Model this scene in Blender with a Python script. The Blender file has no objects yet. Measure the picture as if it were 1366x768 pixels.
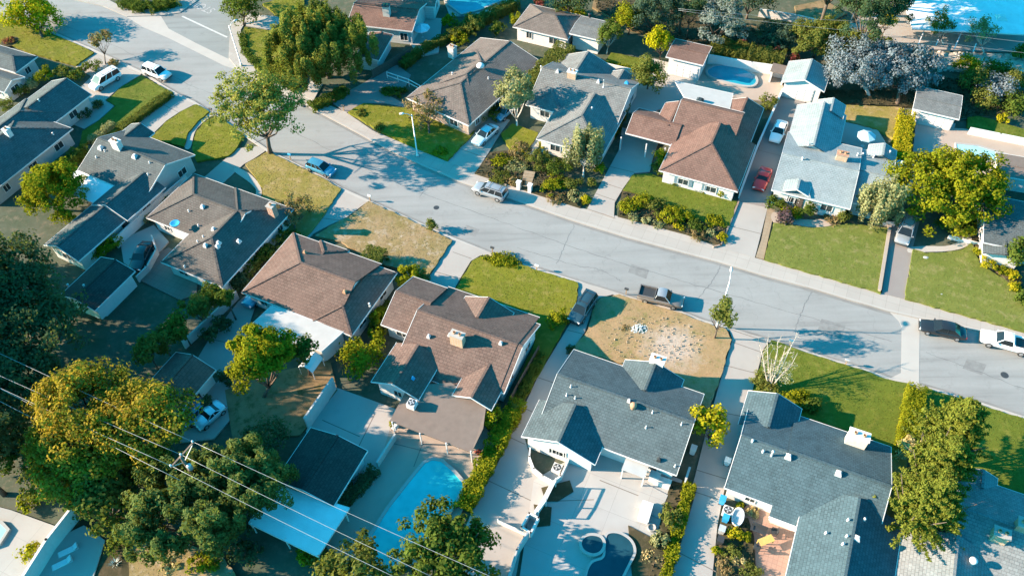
import bpy, math, random
import numpy as np
from mathutils import Vector, Matrix
random.seed(7)
SC = bpy.context.scene
COL = SC.collection
# ---------------------------------------------------------------- camera model (solved from the lot lines, lamps and car lengths)
FPX, PITCH, ROLL, CAMH = 1090.36, 0.8773517, -0.02693945, 76.973
_R = np.array([1, 0, 0.]); _F = np.array([0, math.cos(PITCH), -math.sin(PITCH)]); _U = np.array([0, math.sin(PITCH), math.cos(PITCH)])
_c, _s = math.cos(ROLL), math.sin(ROLL)
CR, CU, CF = _c * _R + _s * _U, -_s * _R + _c * _U, _F
def P(q, z=0.0):
    "point of the photograph (1366x768) -> world point on the level z"
    d = (q[0] - 683) / FPX * CR - (q[1] - 384) / FPX * CU + CF
    t = (z - CAMH) / d[2]
    return Vector((d[0] * t, d[1] * t, z))
def ppm(w):
    "photo pixels per metre at a world point"
    d = np.array([w[0], w[1], w[2] - CAMH]); return FPX / float(d @ CF)
def tile(x0, y0, s):
    def f(*pts):
        r = [(x0 + a / s, y0 + b / s) for a, b in pts]
        return r if len(r) > 1 else r[0]
    return f
cam = bpy.data.cameras.new('camera'); co = bpy.data.objects.new('camera', cam); COL.objects.link(co)
cam.sensor_fit = 'HORIZONTAL'; cam.sensor_width = 36; cam.lens = 36 * FPX / 1366
cam.clip_start = 1; cam.clip_end = 3000
M = Matrix.Identity(4)
for i in range(3):
    M[i][0], M[i][1], M[i][2] = CR[i], CU[i], -CF[i]
M[2][3] = CAMH
co.matrix_world = M; SC.camera = co

# ---------------------------------------------------------------- materials
def newmat(name):
    m = bpy.data.materials.new(name); m.use_nodes = True
    nt = m.node_tree; b = nt.nodes['Principled BSDF']
    return m, nt, b
def N(nt, typ, **kw):
    n = nt.nodes.new(typ)
    for k, v in kw.items():
        if k in n.inputs.keys() if hasattr(n.inputs, 'keys') else False: n.inputs[k].default_value = v
        else: setattr(n, k, v)
    return n
def c4(c): return (c[0], c[1], c[2], 1)
def mixc(nt, fac, a, b, blend='MIX'):
    n = nt.nodes.new('ShaderNodeMix'); n.data_type = 'RGBA'; n.blend_type = blend
    for s, v in ((0, fac), (6, a), (7, b)):
        if hasattr(v, 'links') or isinstance(v, bpy.types.NodeSocket): nt.links.new(v, n.inputs[s])
        else: n.inputs[s].default_value = v if s == 0 else c4(v)
    return n.outputs[2]
def noise(nt, scale, detail=4, rough=.6, vec=None):
    n = nt.nodes.new('ShaderNodeTexNoise'); n.inputs['Scale'].default_value = scale; n.inputs['Detail'].default_value = detail; n.inputs['Roughness'].default_value = rough
    if vec is not None: nt.links.new(vec, n.inputs['Vector'])
    return n.outputs['Fac']
def ramp(nt, src, p0, p1, a=0., b=1.):
    n = nt.nodes.new('ShaderNodeMapRange'); n.inputs[1].default_value = p0; n.inputs[2].default_value = p1; n.inputs[3].default_value = a; n.inputs[4].default_value = b
    nt.links.new(src, n.inputs[0]); return n.outputs[0]
def wpos(nt):
    return nt.nodes.new('ShaderNodeNewGeometry').outputs['Position']
def bump(nt, b, h, strength=.3, dist=.02):
    n = nt.nodes.new('ShaderNodeBump'); n.inputs['Strength'].default_value = strength; n.inputs['Distance'].default_value = dist
    nt.links.new(h, n.inputs['Height']); nt.links.new(n.outputs[0], b.inputs['Normal'])
MATS = {}
def plain(name, c, rough=.6, metal=0, var=.12, scale=2.5, spec=.5, coat=0):
    if name in MATS: return MATS[name]
    m, nt, b = newmat(name)
    w = wpos(nt); f = noise(nt, scale, 5, .65, w)
    d = tuple(x * (1 - var) for x in c); e = tuple(min(1, x * (1 + var)) for x in c)
    nt.links.new(mixc(nt, ramp(nt, f, .3, .7), d, e), b.inputs['Base Color'])
    b.inputs['Roughness'].default_value = rough; b.inputs['Metallic'].default_value = metal
    b.inputs['Specular IOR Level'].default_value = spec; b.inputs['Coat Weight'].default_value = coat
    MATS[name] = m; return m
def ground_mat(name, a, b_, c=None, s1=.25, s2=3., bumps=.4, grain=25.):
    "patchy ground: big blotches a/b, a third tone in smaller spots, fine grain"
    m, nt, b = newmat(name); w = wpos(nt)
    f1 = ramp(nt, noise(nt, s1, 6, .65, w), .35, .65)
    col = mixc(nt, f1, a, b_)
    if c: col = mixc(nt, ramp(nt, noise(nt, s2 * .3, 5, .7, w), .52, .68), col, c)
    col = mixc(nt, ramp(nt, noise(nt, s2 * .5, 6, .75, w), .45, .7, 0, .5), col, tuple(x * .72 for x in b_))
    g = noise(nt, grain * .12, 6, .8, w)
    col = mixc(nt, ramp(nt, g, .3, .7, 0, 1), col, mixc(nt, .45, col, (1, 1, 1), 'MULTIPLY'), 'MIX') if False else col
    dk = nt.nodes.new('ShaderNodeMix'); dk.data_type = 'RGBA'; dk.blend_type = 'MULTIPLY'; dk.inputs[0].default_value = 1
    nt.links.new(col, dk.inputs[6])
    gr = nt.nodes.new('ShaderNodeCombineColor'); v = ramp(nt, g, .25, .75, .72, 1.22)
    for i in range(3): nt.links.new(v, gr.inputs[i])
    nt.links.new(gr.outputs[0], dk.inputs[7])
    nt.links.new(dk.outputs[2], b.inputs['Base Color'])
    b.inputs['Roughness'].default_value = .95; b.inputs['Specular IOR Level'].default_value = .15
    bump(nt, b, g, bumps, .06)
    MATS[name] = m; return m
def asphalt_mat(name, c):
    m, nt, b = newmat(name); w = wpos(nt)
    rot = nt.nodes.new('ShaderNodeMapping'); rot.inputs['Rotation'].default_value = (0, 0, math.radians(25)); rot.inputs['Scale'].default_value = (.06, .9, 1)
    nt.links.new(w, rot.inputs['Vector'])
    streak = noise(nt, 1.0, 4, .6, rot.outputs[0])
    blot = noise(nt, .12, 5, .6, w); fine = noise(nt, 3.2, 8, .85, w)
    col = mixc(nt, ramp(nt, blot, .35, .65), tuple(x * .88 for x in c), tuple(x * 1.08 for x in c))
    col = mixc(nt, ramp(nt, streak, .35, .7, 0, .75), col, tuple(x * 1.22 for x in c))
    col = mixc(nt, ramp(nt, streak, .42, .28, 0, .6), col, tuple(x * .74 for x in c))
    vor = nt.nodes.new('ShaderNodeTexVoronoi'); vor.feature = 'DISTANCE_TO_EDGE'; vor.inputs['Scale'].default_value = .11
    wob = nt.nodes.new('ShaderNodeVectorMath'); wob.operation = 'MULTIPLY_ADD'
    nz = nt.nodes.new('ShaderNodeTexNoise'); nz.inputs['Scale'].default_value = .5; nz.inputs['Detail'].default_value = 6; nt.links.new(w, nz.inputs['Vector'])
    nt.links.new(nz.outputs['Color'], wob.inputs[0]); wob.inputs[1].default_value = (5, 5, 5); nt.links.new(w, wob.inputs[2])
    nt.links.new(wob.outputs[0], vor.inputs['Vector'])
    crack = ramp(nt, vor.outputs[0], .003, .009, .3, 0)
    patchy = nt.nodes.new('ShaderNodeMath'); patchy.operation = 'MULTIPLY'; nt.links.new(crack, patchy.inputs[0]); nt.links.new(ramp(nt, noise(nt, .08, 2, .5, w), .45, .6), patchy.inputs[1])
    col = mixc(nt, patchy.outputs[0], col, tuple(x * .55 for x in c))
    # oil and patch stains
    col = mixc(nt, ramp(nt, noise(nt, .55, 5, .7, w), .58, .72, 0, .4), col, tuple(x * .58 for x in c))
    col = mixc(nt, ramp(nt, fine, .3, .7, 0, .3), col, tuple(x * .7 for x in c))
    nt.links.new(col, b.inputs['Base Color']); b.inputs['Roughness'].default_value = .9; b.inputs['Specular IOR Level'].default_value = .2
    bump(nt, b, fine, .25, .02)
    MATS[name] = m; return m
def concrete_mat(name, c, dirty=.35, slab=0):
    m, nt, b = newmat(name); w = wpos(nt)
    blot = noise(nt, .3, 6, .65, w); fine = noise(nt, 2.4, 8, .8, w)
    col = mixc(nt, ramp(nt, blot, .35, .65), tuple(x * (1 - dirty * .4) for x in c), c)
    col = mixc(nt, ramp(nt, noise(nt, .9, 6, .75, w), .55, .75, 0, dirty), col, tuple(x * .62 for x in c))
    col = mixc(nt, ramp(nt, fine, .35, .75, 0, .25), col, tuple(x * .75 for x in c))
    if slab:
        rot = nt.nodes.new('ShaderNodeMapping'); rot.inputs['Rotation'].default_value = (0, 0, math.radians(25)); nt.links.new(w, rot.inputs['Vector'])
        br = nt.nodes.new('ShaderNodeTexBrick'); br.offset = 0; br.inputs['Scale'].default_value = 1; br.inputs['Brick Width'].default_value = slab; br.inputs['Row Height'].default_value = slab
        br.inputs['Mortar Size'].default_value = .025; br.inputs['Mortar Smooth'].default_value = .3; br.inputs['Color1'].default_value = (1, 1, 1, 1); br.inputs['Color2'].default_value = (.93, .93, .93, 1); br.inputs['Mortar'].default_value = (.76, .76, .76, 1)
        nt.links.new(rot.outputs[0], br.inputs['Vector'])
        col = mixc(nt, 1., col, br.outputs['Color'], 'MULTIPLY')
    nt.links.new(col, b.inputs['Base Color']); b.inputs['Roughness'].default_value = .85; b.inputs['Specular IOR Level'].default_value = .25
    bump(nt, b, fine, .15, .015)
    MATS[name] = m; return m
def roof_mat(name, c, c2=None, row=.3, w_=.42, bstr=.6, streak=.38):
    m, nt, b = newmat(name); uv = nt.nodes.new('ShaderNodeUVMap').outputs[0]; w = wpos(nt)
    c2 = c2 or tuple(x * .68 for x in c)
    br = nt.nodes.new('ShaderNodeTexBrick'); br.inputs['Scale'].default_value = 1; br.inputs['Brick Width'].default_value = w_; br.inputs['Row Height'].default_value = row
    br.inputs['Mortar Size'].default_value = .02; br.inputs['Mortar Smooth'].default_value = .2; br.inputs['Bias'].default_value = -.1
    br.inputs['Color1'].default_value = c4(c); br.inputs['Color2'].default_value = c4(c2); br.inputs['Mortar'].default_value = c4(tuple(x * .35 for x in c))
    nt.links.new(uv, br.inputs['Vector'])
    col = mixc(nt, ramp(nt, noise(nt, .5, 5, .65, w), .35, .7, 0, .55), br.outputs['Color'], tuple(min(1, x * 1.25) for x in c))
    st = nt.nodes.new('ShaderNodeMapping'); st.inputs['Scale'].default_value = (2.2, .18, 1); nt.links.new(uv, st.inputs['Vector'])
    col = mixc(nt, ramp(nt, noise(nt, 1., 5, .7, st.outputs[0]), .5, .75, 0, streak), col, tuple(x * .5 for x in c))
    col = mixc(nt, ramp(nt, noise(nt, 5., 6, .85, w), .4, .7, 0, .4), col, tuple(x * .6 for x in c))
    nt.links.new(col, b.inputs['Base Color']); b.inputs['Roughness'].default_value = .92; b.inputs['Specular IOR Level'].default_value = .2
    hgt = nt.nodes.new('ShaderNodeMath'); hgt.operation = 'ADD'; nt.links.new(br.outputs['Fac'], hgt.inputs[0]); hgt.inputs[1].default_value = 0
    inv = nt.nodes.new('ShaderNodeMath'); inv.operation = 'SUBTRACT'; nt.links.new(noise(nt, 6., 5, .8, w), inv.inputs[0]); nt.links.new(hgt.outputs[0], inv.inputs[1])
    bump(nt, b, inv.outputs[0], bstr, .03)
    MATS[name] = m; return m
def siding_mat(name, c, row=.2):
    m, nt, b = newmat(name); w = wpos(nt)
    sep = nt.nodes.new('ShaderNodeSeparateXYZ'); nt.links.new(w, sep.inputs[0])
    mm = nt.nodes.new('ShaderNodeMath'); mm.operation = 'PINGPONG'; nt.links.new(sep.outputs[2], mm.inputs[0]); mm.inputs[1].default_value = row
    f = ramp(nt, mm.outputs[0], 0, row * .25, .72, 1)
    gr = nt.nodes.new('ShaderNodeCombineColor')
    for i in range(3): nt.links.new(f, gr.inputs[i])
    base = mixc(nt, ramp(nt, noise(nt, 1.2, 5, .7, w), .4, .7), tuple(x * .88 for x in c), c)
    nt.links.new(mixc(nt, 1., base, gr.outputs[0], 'MULTIPLY'), b.inputs['Base Color']); b.inputs['Roughness'].default_value = .7
    MATS[name] = m; return m
def brick_mat(name, c, c2):
    m, nt, b = newmat(name); w = wpos(nt)
    sep = nt.nodes.new('ShaderNodeSeparateXYZ'); nt.links.new(w, sep.inputs[0])
    ad = nt.nodes.new('ShaderNodeMath'); ad.operation = 'ADD'; nt.links.new(sep.outputs[0], ad.inputs[0]); nt.links.new(sep.outputs[1], ad.inputs[1])
    cb = nt.nodes.new('ShaderNodeCombineXYZ'); nt.links.new(ad.outputs[0], cb.inputs[0]); nt.links.new(sep.outputs[2], cb.inputs[1])
    br = nt.nodes.new('ShaderNodeTexBrick'); br.inputs['Scale'].default_value = 1; br.inputs['Brick Width'].default_value = .32; br.inputs['Row Height'].default_value = .14
    br.inputs['Mortar Size'].default_value = .015; br.inputs['Color1'].default_value = c4(c); br.inputs['Color2'].default_value = c4(c2); br.inputs['Mortar'].default_value = (.42, .4, .36, 1)
    nt.links.new(cb.outputs[0], br.inputs['Vector']); nt.links.new(br.outputs['Color'], b.inputs['Base Color']); b.inputs['Roughness'].default_value = .9
    MATS[name] = m; return m
def leaf_mat(name, a, b_, c=None, trans=.3):
    m, nt, b = newmat(name)
    nt.nodes.remove(b); out = nt.nodes['Material Output']
    rnd = nt.nodes.new('ShaderNodeNewGeometry').outputs['Random Per Island']
    att = nt.nodes.new('ShaderNodeAttribute'); att.attribute_name = 'tint'
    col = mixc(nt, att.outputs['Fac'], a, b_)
    col = mixc(nt, ramp(nt, rnd, 0, 1, 0, .45), col, c or tuple(x * 1.5 for x in b_))
    d = nt.nodes.new('ShaderNodeBsdfDiffuse'); t = nt.nodes.new('ShaderNodeBsdfTranslucent')

    nt.links.new(col, d.inputs['Color']); nt.links.new(mixc(nt, .5, col, (.35, .4, .03)), t.inputs['Color'])
    ms = nt.nodes.new('ShaderNodeMixShader'); ms.inputs[0].default_value = trans; nt.links.new(d.outputs[0], ms.inputs[1]); nt.links.new(t.outputs[0], ms.inputs[2])
    nt.links.new(ms.outputs[0], out.inputs['Surface'])
    MATS[name] = m; return m
def water_mat(name, c, c2):
    m, nt, b = newmat(name); w = wpos(nt)
    vo = nt.nodes.new('ShaderNodeTexVoronoi'); vo.feature = 'SMOOTH_F1'; vo.inputs['Scale'].default_value = 1.3; nt.links.new(w, vo.inputs['Vector'])
    col = mixc(nt, ramp(nt, noise(nt, .3, 3, .5, w), .35, .65), c, c2); col = mixc(nt, ramp(nt, vo.outputs['Distance'], .25, .75, 0, .35), col, tuple(x * 1.35 for x in c2))  # the lighter cells are caustic light painted into the water colour
    nt.links.new(col, b.inputs['Base Color'])
    b.inputs['Roughness'].default_value = .06; b.inputs['Specular IOR Level'].default_value = .6
    bump(nt, b, noise(nt, 1.6, 4, .5, w), .12, .05)
    MATS[name] = m; return m

# ---------------------------------------------------------------- mesh helpers
class MB:
    def __init__(s): s.v = []; s.f = []; s.m = []; s.uv = {}
    def vert(s, p): s.v.append((p[0], p[1], p[2])); return len(s.v) - 1
    def face(s, pts, mat=0, uv=None):
        i = [s.vert(p) for p in pts]
        if uv: s.uv[len(s.f)] = uv
        s.f.append(i); s.m.append(mat)
    def box(s, c, sx, sy, sz, rot=0, mat=0, top=1.0):
        "box on centre-bottom c, yaw rot; top scales the upper face"
        ca, sa = math.cos(rot), math.sin(rot); q = []
        for z, k in ((0, 1), (sz, top)):
            for a, b in ((-1, -1), (1, -1), (1, 1), (-1, 1)):
                x, y = a * sx / 2 * k, b * sy / 2 * k
                q.append((c[0] + x * ca - y * sa, c[1] + x * sa + y * ca, c[2] + z))
        b0 = len(s.v); s.v += q
        for f in ((0, 3, 2, 1), (4, 5, 6, 7), (0, 1, 5, 4), (1, 2, 6, 5), (2, 3, 7, 6), (3, 0, 4, 7)):
            s.f.append([b0 + i for i in f]); s.m.append(mat)
    def bar(s, a, b, w, h, mat=0, up=(0, 0, 1)):
        "rectangular bar from a to b, w wide, h high, centred"
        a, b = Vector(a), Vector(b); d = (b - a).normalized(); u = Vector(up); x = d.cross(u)
        if x.length < 1e-4: x = d.cross(Vector((1, 0, 0)))
        x.normalize(); y = x.cross(d).normalized(); b0 = len(s.v)
        for p in (a, b):
            for i, j in ((-1, -1), (1, -1), (1, 1), (-1, 1)): s.vert(p + x * (i * w / 2) + y * (j * h / 2))
        for f in ((0, 3, 2, 1), (4, 5, 6, 7), (0, 1, 5, 4), (1, 2, 6, 5), (2, 3, 7, 6), (3, 0, 4, 7)):
            s.f.append([b0 + i for i in f]); s.m.append(mat)
    def tube(s, pts, rads, n=7, mat=0, cap=True):
        pts = [Vector(p) for p in pts]; rings = []
        for i, p in enumerate(pts):
            d = (pts[min(i + 1, len(pts) - 1)] - pts[max(i - 1, 0)]).normalized()
            x = d.cross(Vector((0, 0, 1))) if abs(d.z) < .95 else d.cross(Vector((1, 0, 0)))
            x.normalize(); y = x.cross(d); r = rads[i] if hasattr(rads, '__len__') else rads
            rings.append([s.vert(p + x * (r * math.cos(2 * math.pi * k / n)) + y * (r * math.sin(2 * math.pi * k / n))) for k in range(n)])
        for a, b in zip(rings, rings[1:]):
            for k in range(n): s.f.append([a[k], a[(k + 1) % n], b[(k + 1) % n], b[k]]); s.m.append(mat)
        if cap:
            s.f.append(rings[0][::-1]); s.m.append(mat); s.f.append(rings[-1]); s.m.append(mat)
    def lathe(s, c, prof, n=16, mat=0, sx=1, sy=1, rot=0):
        rings = []
        for r, z in prof:
            ring = []
            for k in range(n):
                x, y = r * math.cos(2 * math.pi * k / n) * sx, r * math.sin(2 * math.pi * k / n) * sy
                ring.append(s.vert((c[0] + x * math.cos(rot) - y * math.sin(rot), c[1] + x * math.sin(rot) + y * math.cos(rot), c[2] + z)))
            rings.append(ring)
        for a, b in zip(rings, rings[1:]):
            for k in range(n): s.f.append([a[k], a[(k + 1) % n], b[(k + 1) % n], b[k]]); s.m.append(mat)
        s.f.append(rings[-1]); s.m.append(mat); s.f.append(rings[0][::-1]); s.m.append(mat)
    def slab(s, pts, z0, z1, mat=0):
        "extruded polygon (xy points, any winding)"
        a = sum(p[0] * q[1] - q[0] * p[1] for p, q in zip(pts, pts[1:] + pts[:1]))
        if a < 0: pts = pts[::-1]
        n = len(pts); b0 = len(s.v)
        for p in pts: s.vert((p[0], p[1], z1))
        for p in pts: s.vert((p[0], p[1], z0))
        s.f.append([b0 + i for i in range(n)]); s.m.append(mat)
        for i in range(n):
            j = (i + 1) % n; s.f.append([b0 + i, b0 + n + i, b0 + n + j, b0 + j]); s.m.append(mat)
    def build(s, name, mats, parent=None, smooth=False, bevel=0):
        me = bpy.data.meshes.new(name); me.from_pydata(s.v, [], s.f)
        for m in (mats if isinstance(mats, (list, tuple)) else [mats]): me.materials.append(m)
        me.polygons.foreach_set('material_index', s.m)
        if s.uv:
            l = me.uv_layers.new(name='UVMap')
            for fi, uv in s.uv.items():
                for k, li in enumerate(me.polygons[fi].loop_indices): l.data[li].uv = uv[k]
        if smooth: me.polygons.foreach_set('use_smooth', [True] * len(s.f))
        me.update()
        return link(bpy.data.objects.new(name, me), parent)
def link(o, parent=None):
    COL.objects.link(o)
    if parent is not None: o.parent = parent
    return o
def tag(o, label=None, cat=None, group=None, kind=None):
    if label: o['label'] = label
    if cat: o['category'] = cat
    if group: o['group'] = group
    if kind: o['kind'] = kind
    return o
def thing(name, label, cat, loc=(0, 0, 0), rz=0, group=None):
    o = bpy.data.objects.new(name, None); o.empty_display_size = .3; COL.objects.link(o)
    o.location = loc; o.rotation_euler = (0, 0, rz)
    return tag(o, label, cat, group)
def copy_tree(o, parent=None):
    c = o.copy(); COL.objects.link(c)
    if parent is not None: c.parent = parent
    for ch in list(o.children): copy_tree(ch, c)
    return c
def smooth_line(pts, closed=True, n=5):
    out = []; k = len(pts)
    rng = range(k) if closed else range(k - 1)
    for i in rng:
        g = lambda j: Vector(pts[j % k] if closed else pts[max(0, min(k - 1, j))])
        p0, p1, p2, p3 = g(i - 1), g(i), g(i + 1), g(i + 2)
        for t in range(n):
            t /= n
            out.append(tuple(.5 * ((2 * p1) + (p2 - p0) * t + (2 * p0 - 5 * p1 + 4 * p2 - p3) * t * t + (3 * p1 - p0 - 3 * p2 + p3) * t ** 3)))
    if not closed: out.append(tuple(pts[-1]))
    return out
ZL = [0.100]
def nextz():
    ZL[0] += .004; return ZL[0]
def patch(name, px, mat, z=None, smooth=False, joints=None, kind='structure', world=False, label=None, cat=None):
    "a flat slab of ground traced on the ground plane; joints = lines cut into it (darker filled strips)"
    z = nextz() if z is None else z
    pts = px if world else [P(q, z)[:2] for q in px]
    if smooth: pts = smooth_line([Vector(p) for p in pts], True, 4)
    mb = MB(); mb.slab([tuple(p[:2]) for p in pts], -.02, z)
    mats = [mat]
    if joints:
        mats.append(MATS['joint'])
        for a, b in joints:
            A, B = P(a, z), P(b, z); d = (B - A).normalized(); x = Vector((-d.y, d.x, 0)) * .05
            mb.face([A + x + Vector((0, 0, .003)), A - x + Vector((0, 0, .003)), B - x + Vector((0, 0, .003)), B + x + Vector((0, 0, .003))], 1)
    return tag(mb.build(name, mats), label, cat, None, kind)

def npmesh(name, V, nq, mat, parent=None, tint=None, tri=False):
    "fast mesh of separate quads (or tris): V (nq*k,3)"
    k = 3 if tri else 4
    me = bpy.data.meshes.new(name); me.vertices.add(nq * k); me.vertices.foreach_set('co', V.astype(np.float32).ravel())
    me.loops.add(nq * k); me.loops.foreach_set('vertex_index', np.arange(nq * k, dtype=np.int32))
    me.polygons.add(nq); me.polygons.foreach_set('loop_start', np.arange(0, nq * k, k, dtype=np.int32)); me.polygons.foreach_set('loop_total', np.full(nq, k, dtype=np.int32))
    if tint is not None:
        a = me.attributes.new('tint', 'FLOAT', 'POINT'); a.data.foreach_set('value', np.repeat(tint, k).astype(np.float32))
    me.materials.append(mat); me.update(calc_edges=True); me.validate()
    return link(bpy.data.objects.new(name, me), parent)
# ---------------------------------------------------------------- houses
rngh = random.Random(11)
class House:
    def __init__(s, name, label, ang, roof, wall, fascia='white_paint', cat='house', group=None, pitch=.43):
        s.th = math.radians(ang); s.u = Vector((math.cos(s.th), math.sin(s.th), 0)); s.v = Vector((-math.sin(s.th), math.cos(s.th), 0))
        s.args = (name, label, cat, group); s.roof, s.wall, s.fm = roof, wall, fascia; s.pitch = pitch; s.bl = []; s.walls = []
    def loc(s, w): return (w.x * s.u.x + w.y * s.u.y, w.x * s.v.x + w.y * s.v.y)
    def wld(s, a, b, z=0): return s.u * a + s.v * b + Vector((0, 0, z))
    def R(s, p1, p2, hw, e1='g', e2='g', ez=2.7, pitch=None, wall=True, **k):
        "roof block from its ridge line in the photograph and its half width; ends: g gable, h hip, i inside another roof"
        pt = pitch or s.pitch; zr = ez + hw * pt
        a1, b1 = s.loc(P(p1, zr)); a2, b2 = s.loc(P(p2, zr))
        ax = k.get('ax') or ('u' if abs(a2 - a1) > abs(b2 - b1) else 'v')
        if ax == 'u': s1, s2, t = a1, a2, (b1 + b2) / 2
        else: s1, s2, t = b1, b2, (a1 + a2) / 2
        if s1 > s2: s1, s2, e1, e2 = s2, s1, e2, e1
        if e1 == 'h': s1 -= hw
        if e2 == 'h': s2 += hw
        s.bl.append(dict(ax=ax, s0=s1, s1=s2, t=t, hw=hw, ez=ez + .006 * len(s.bl), p=pt, e=(e1, e2), wall=wall, **{q: v for q, v in k.items() if q != 'ax'}))
        return s
    def B(s, pts, ax='u', e1='g', e2='g', ez=2.7, pitch=None, wall=True, **k):
        "roof block from visible eave corners"
        L = [s.loc(P(q, ez)) for q in pts]; A = [l[0] for l in L]; Bq = [l[1] for l in L]
        if ax == 'u': s0, s1, t, hw = min(A), max(A), (min(Bq) + max(Bq)) / 2, (max(Bq) - min(Bq)) / 2
        else: s0, s1, t, hw = min(Bq), max(Bq), (min(A) + max(A)) / 2, (max(A) - min(A)) / 2
        s.bl.append(dict(ax=ax, s0=s0, s1=s1, t=t, hw=hw, ez=ez + .006 * len(s.bl), p=pitch if pitch is not None else s.pitch, e=(e1, e2), wall=wall, **k))
        return s
    def bp(s, b, q, t, z):
        return s.wld(q, b['t'] + t, z) if b['ax'] == 'u' else s.wld(b['t'] - t, q, z)
    def rz(s, w):
        "height of the roof over a world point"
        a, b_ = s.loc(w); best = None
        for b in s.bl:
            q, t = (a, b_ - b['t']) if b['ax'] == 'u' else (b_, -(a - b['t']))
            if b['s0'] <= q <= b['s1'] and -b['hw'] <= t <= b.get('hw2', b['hw']):
                z = b['ez'] + (b['hw'] - abs(t)) * b['p']
                if b['e'][0] == 'h': z = min(z, b['ez'] + (q - b['s0']) * b['p'])
                if b['e'][1] == 'h': z = min(z, b['ez'] + (b['s1'] - q) * b['p'])
                best = z if best is None else max(best, z)
        return best
    def on(s, px):
        z = 3.5
        for _ in range(12):
            w = P(px, z); n = s.rz(w)
            if n is None: break
            z = n
        return P(px, z)
    def inside(s, w, skip=None):
        a, b_ = s.loc(w)
        for b in s.bl:
            if b is skip or not b['wall']: continue
            q, t = (a, b_ - b['t']) if b['ax'] == 'u' else (b_, -(a - b['t']))
            if b['s0'] <= q <= b['s1'] and -b['hw'] <= t <= b.get('hw2', b['hw']): return True
        return False
    def make(s, windows=True, wallz=0.05):
        name, label, cat, group = s.args
        c = sum((s.bp(b, (b['s0'] + b['s1']) / 2, 0, 0) for b in s.bl), Vector()) / len(s.bl)
        root = thing(name, label, cat, (0, 0, 0), 0, group); s.root = root
        rf, fa, wl = MB(), MB(), MB(); TH = .13
        for bi, b in enumerate(s.bl):
            hw, ez, p = b['hw'], b['ez'], b['p']; zr = ez + hw * p; h0 = hw if b['e'][0] == 'h' else 0; h1 = hw if b['e'][1] == 'h' else 0
            s0, s1 = b['s0'], b['s1']
            if s1 - s0 < h0 + h1 + .2 and (h0 or h1): k = (s1 - s0 - .2) / (h0 + h1); h0 *= k; h1 *= k
            g = lambda q, t, z: s.bp(b, q, t, z)
            h2 = b.get('hw2', hw); e2 = zr - h2 * p; A, B_, C_, D = g(s0, -hw, ez), g(s1, -hw, ez), g(s1, h2, e2), g(s0, h2, e2); R0, R1 = g(s0 + h0, 0, zr), g(s1 - h1, 0, zr)
            sl = math.hypot(hw, hw * p); o = rngh.random() * 3
            rf.face([A, B_, R1, R0], 0, [(s0 + o, 0), (s1 + o, 0), (s1 - h1 + o, sl), (s0 + h0 + o, sl)])
            rf.face([C_, D, R0, R1], 0, [(s1 + o, 0), (s0 + o, 0), (s0 + h0 + o, sl), (s1 - h1 + o, sl)])
            if h0: rf.face([D, A, R0], 0, [(0, 0), (2 * hw, 0), (hw, sl)])
            if h1: rf.face([B_, C_, R1], 0, [(0, 0), (2 * hw, 0), (hw, sl)])
            dn = Vector((0, 0, -TH))
            rf.face([R0 + dn, R1 + dn, B_ + dn, A + dn]); rf.face([R1 + dn, R0 + dn, D + dn, C_ + dn])
            if h0: rf.face([R0 + dn, A + dn, D + dn])
            if h1: rf.face([R1 + dn, C_ + dn, B_ + dn])
            # ridge and hip caps, one short tile after another
            caps = [(R0, R1)] + ([(A, R0), (D, R0)] if h0 else []) + ([(B_, R1), (C_, R1)] if h1 else [])
            for (x, y) in caps:
                L = (y - x).length; n = max(1, int(L / .45)); d = (y - x) / n
                for i in range(n):
                    rf.bar(x + d * i + Vector((0, 0, .035 + .02 * (i % 2))), x + d * (i + 1.08) + Vector((0, 0, .02 + .02 * (i % 2))), .26, .05)
            # fascia boards
            ed = [(A, B_), (C_, D)]
            if b['e'][0] == 'h': ed.append((D, A))
            elif b['e'][0] == 'g': ed += [(D, R0), (R0, A)]
            if b['e'][1] == 'h': ed.append((B_, C_))
            elif b['e'][1] == 'g': ed += [(B_, R1), (R1, C_)]
            mid = (A + C_) / 2
            for (x, y) in ed:
                nrm = (y - x).cross(Vector((0, 0, 1))).normalized()
                if nrm.dot((x + y) / 2 - mid) < 0: nrm = -nrm
                off = nrm * .03 + Vector((0, 0, -.075)); ex = (y - x).normalized() * .03
                fa.bar(x + off - ex, y + off + ex, .05, .19)
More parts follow.
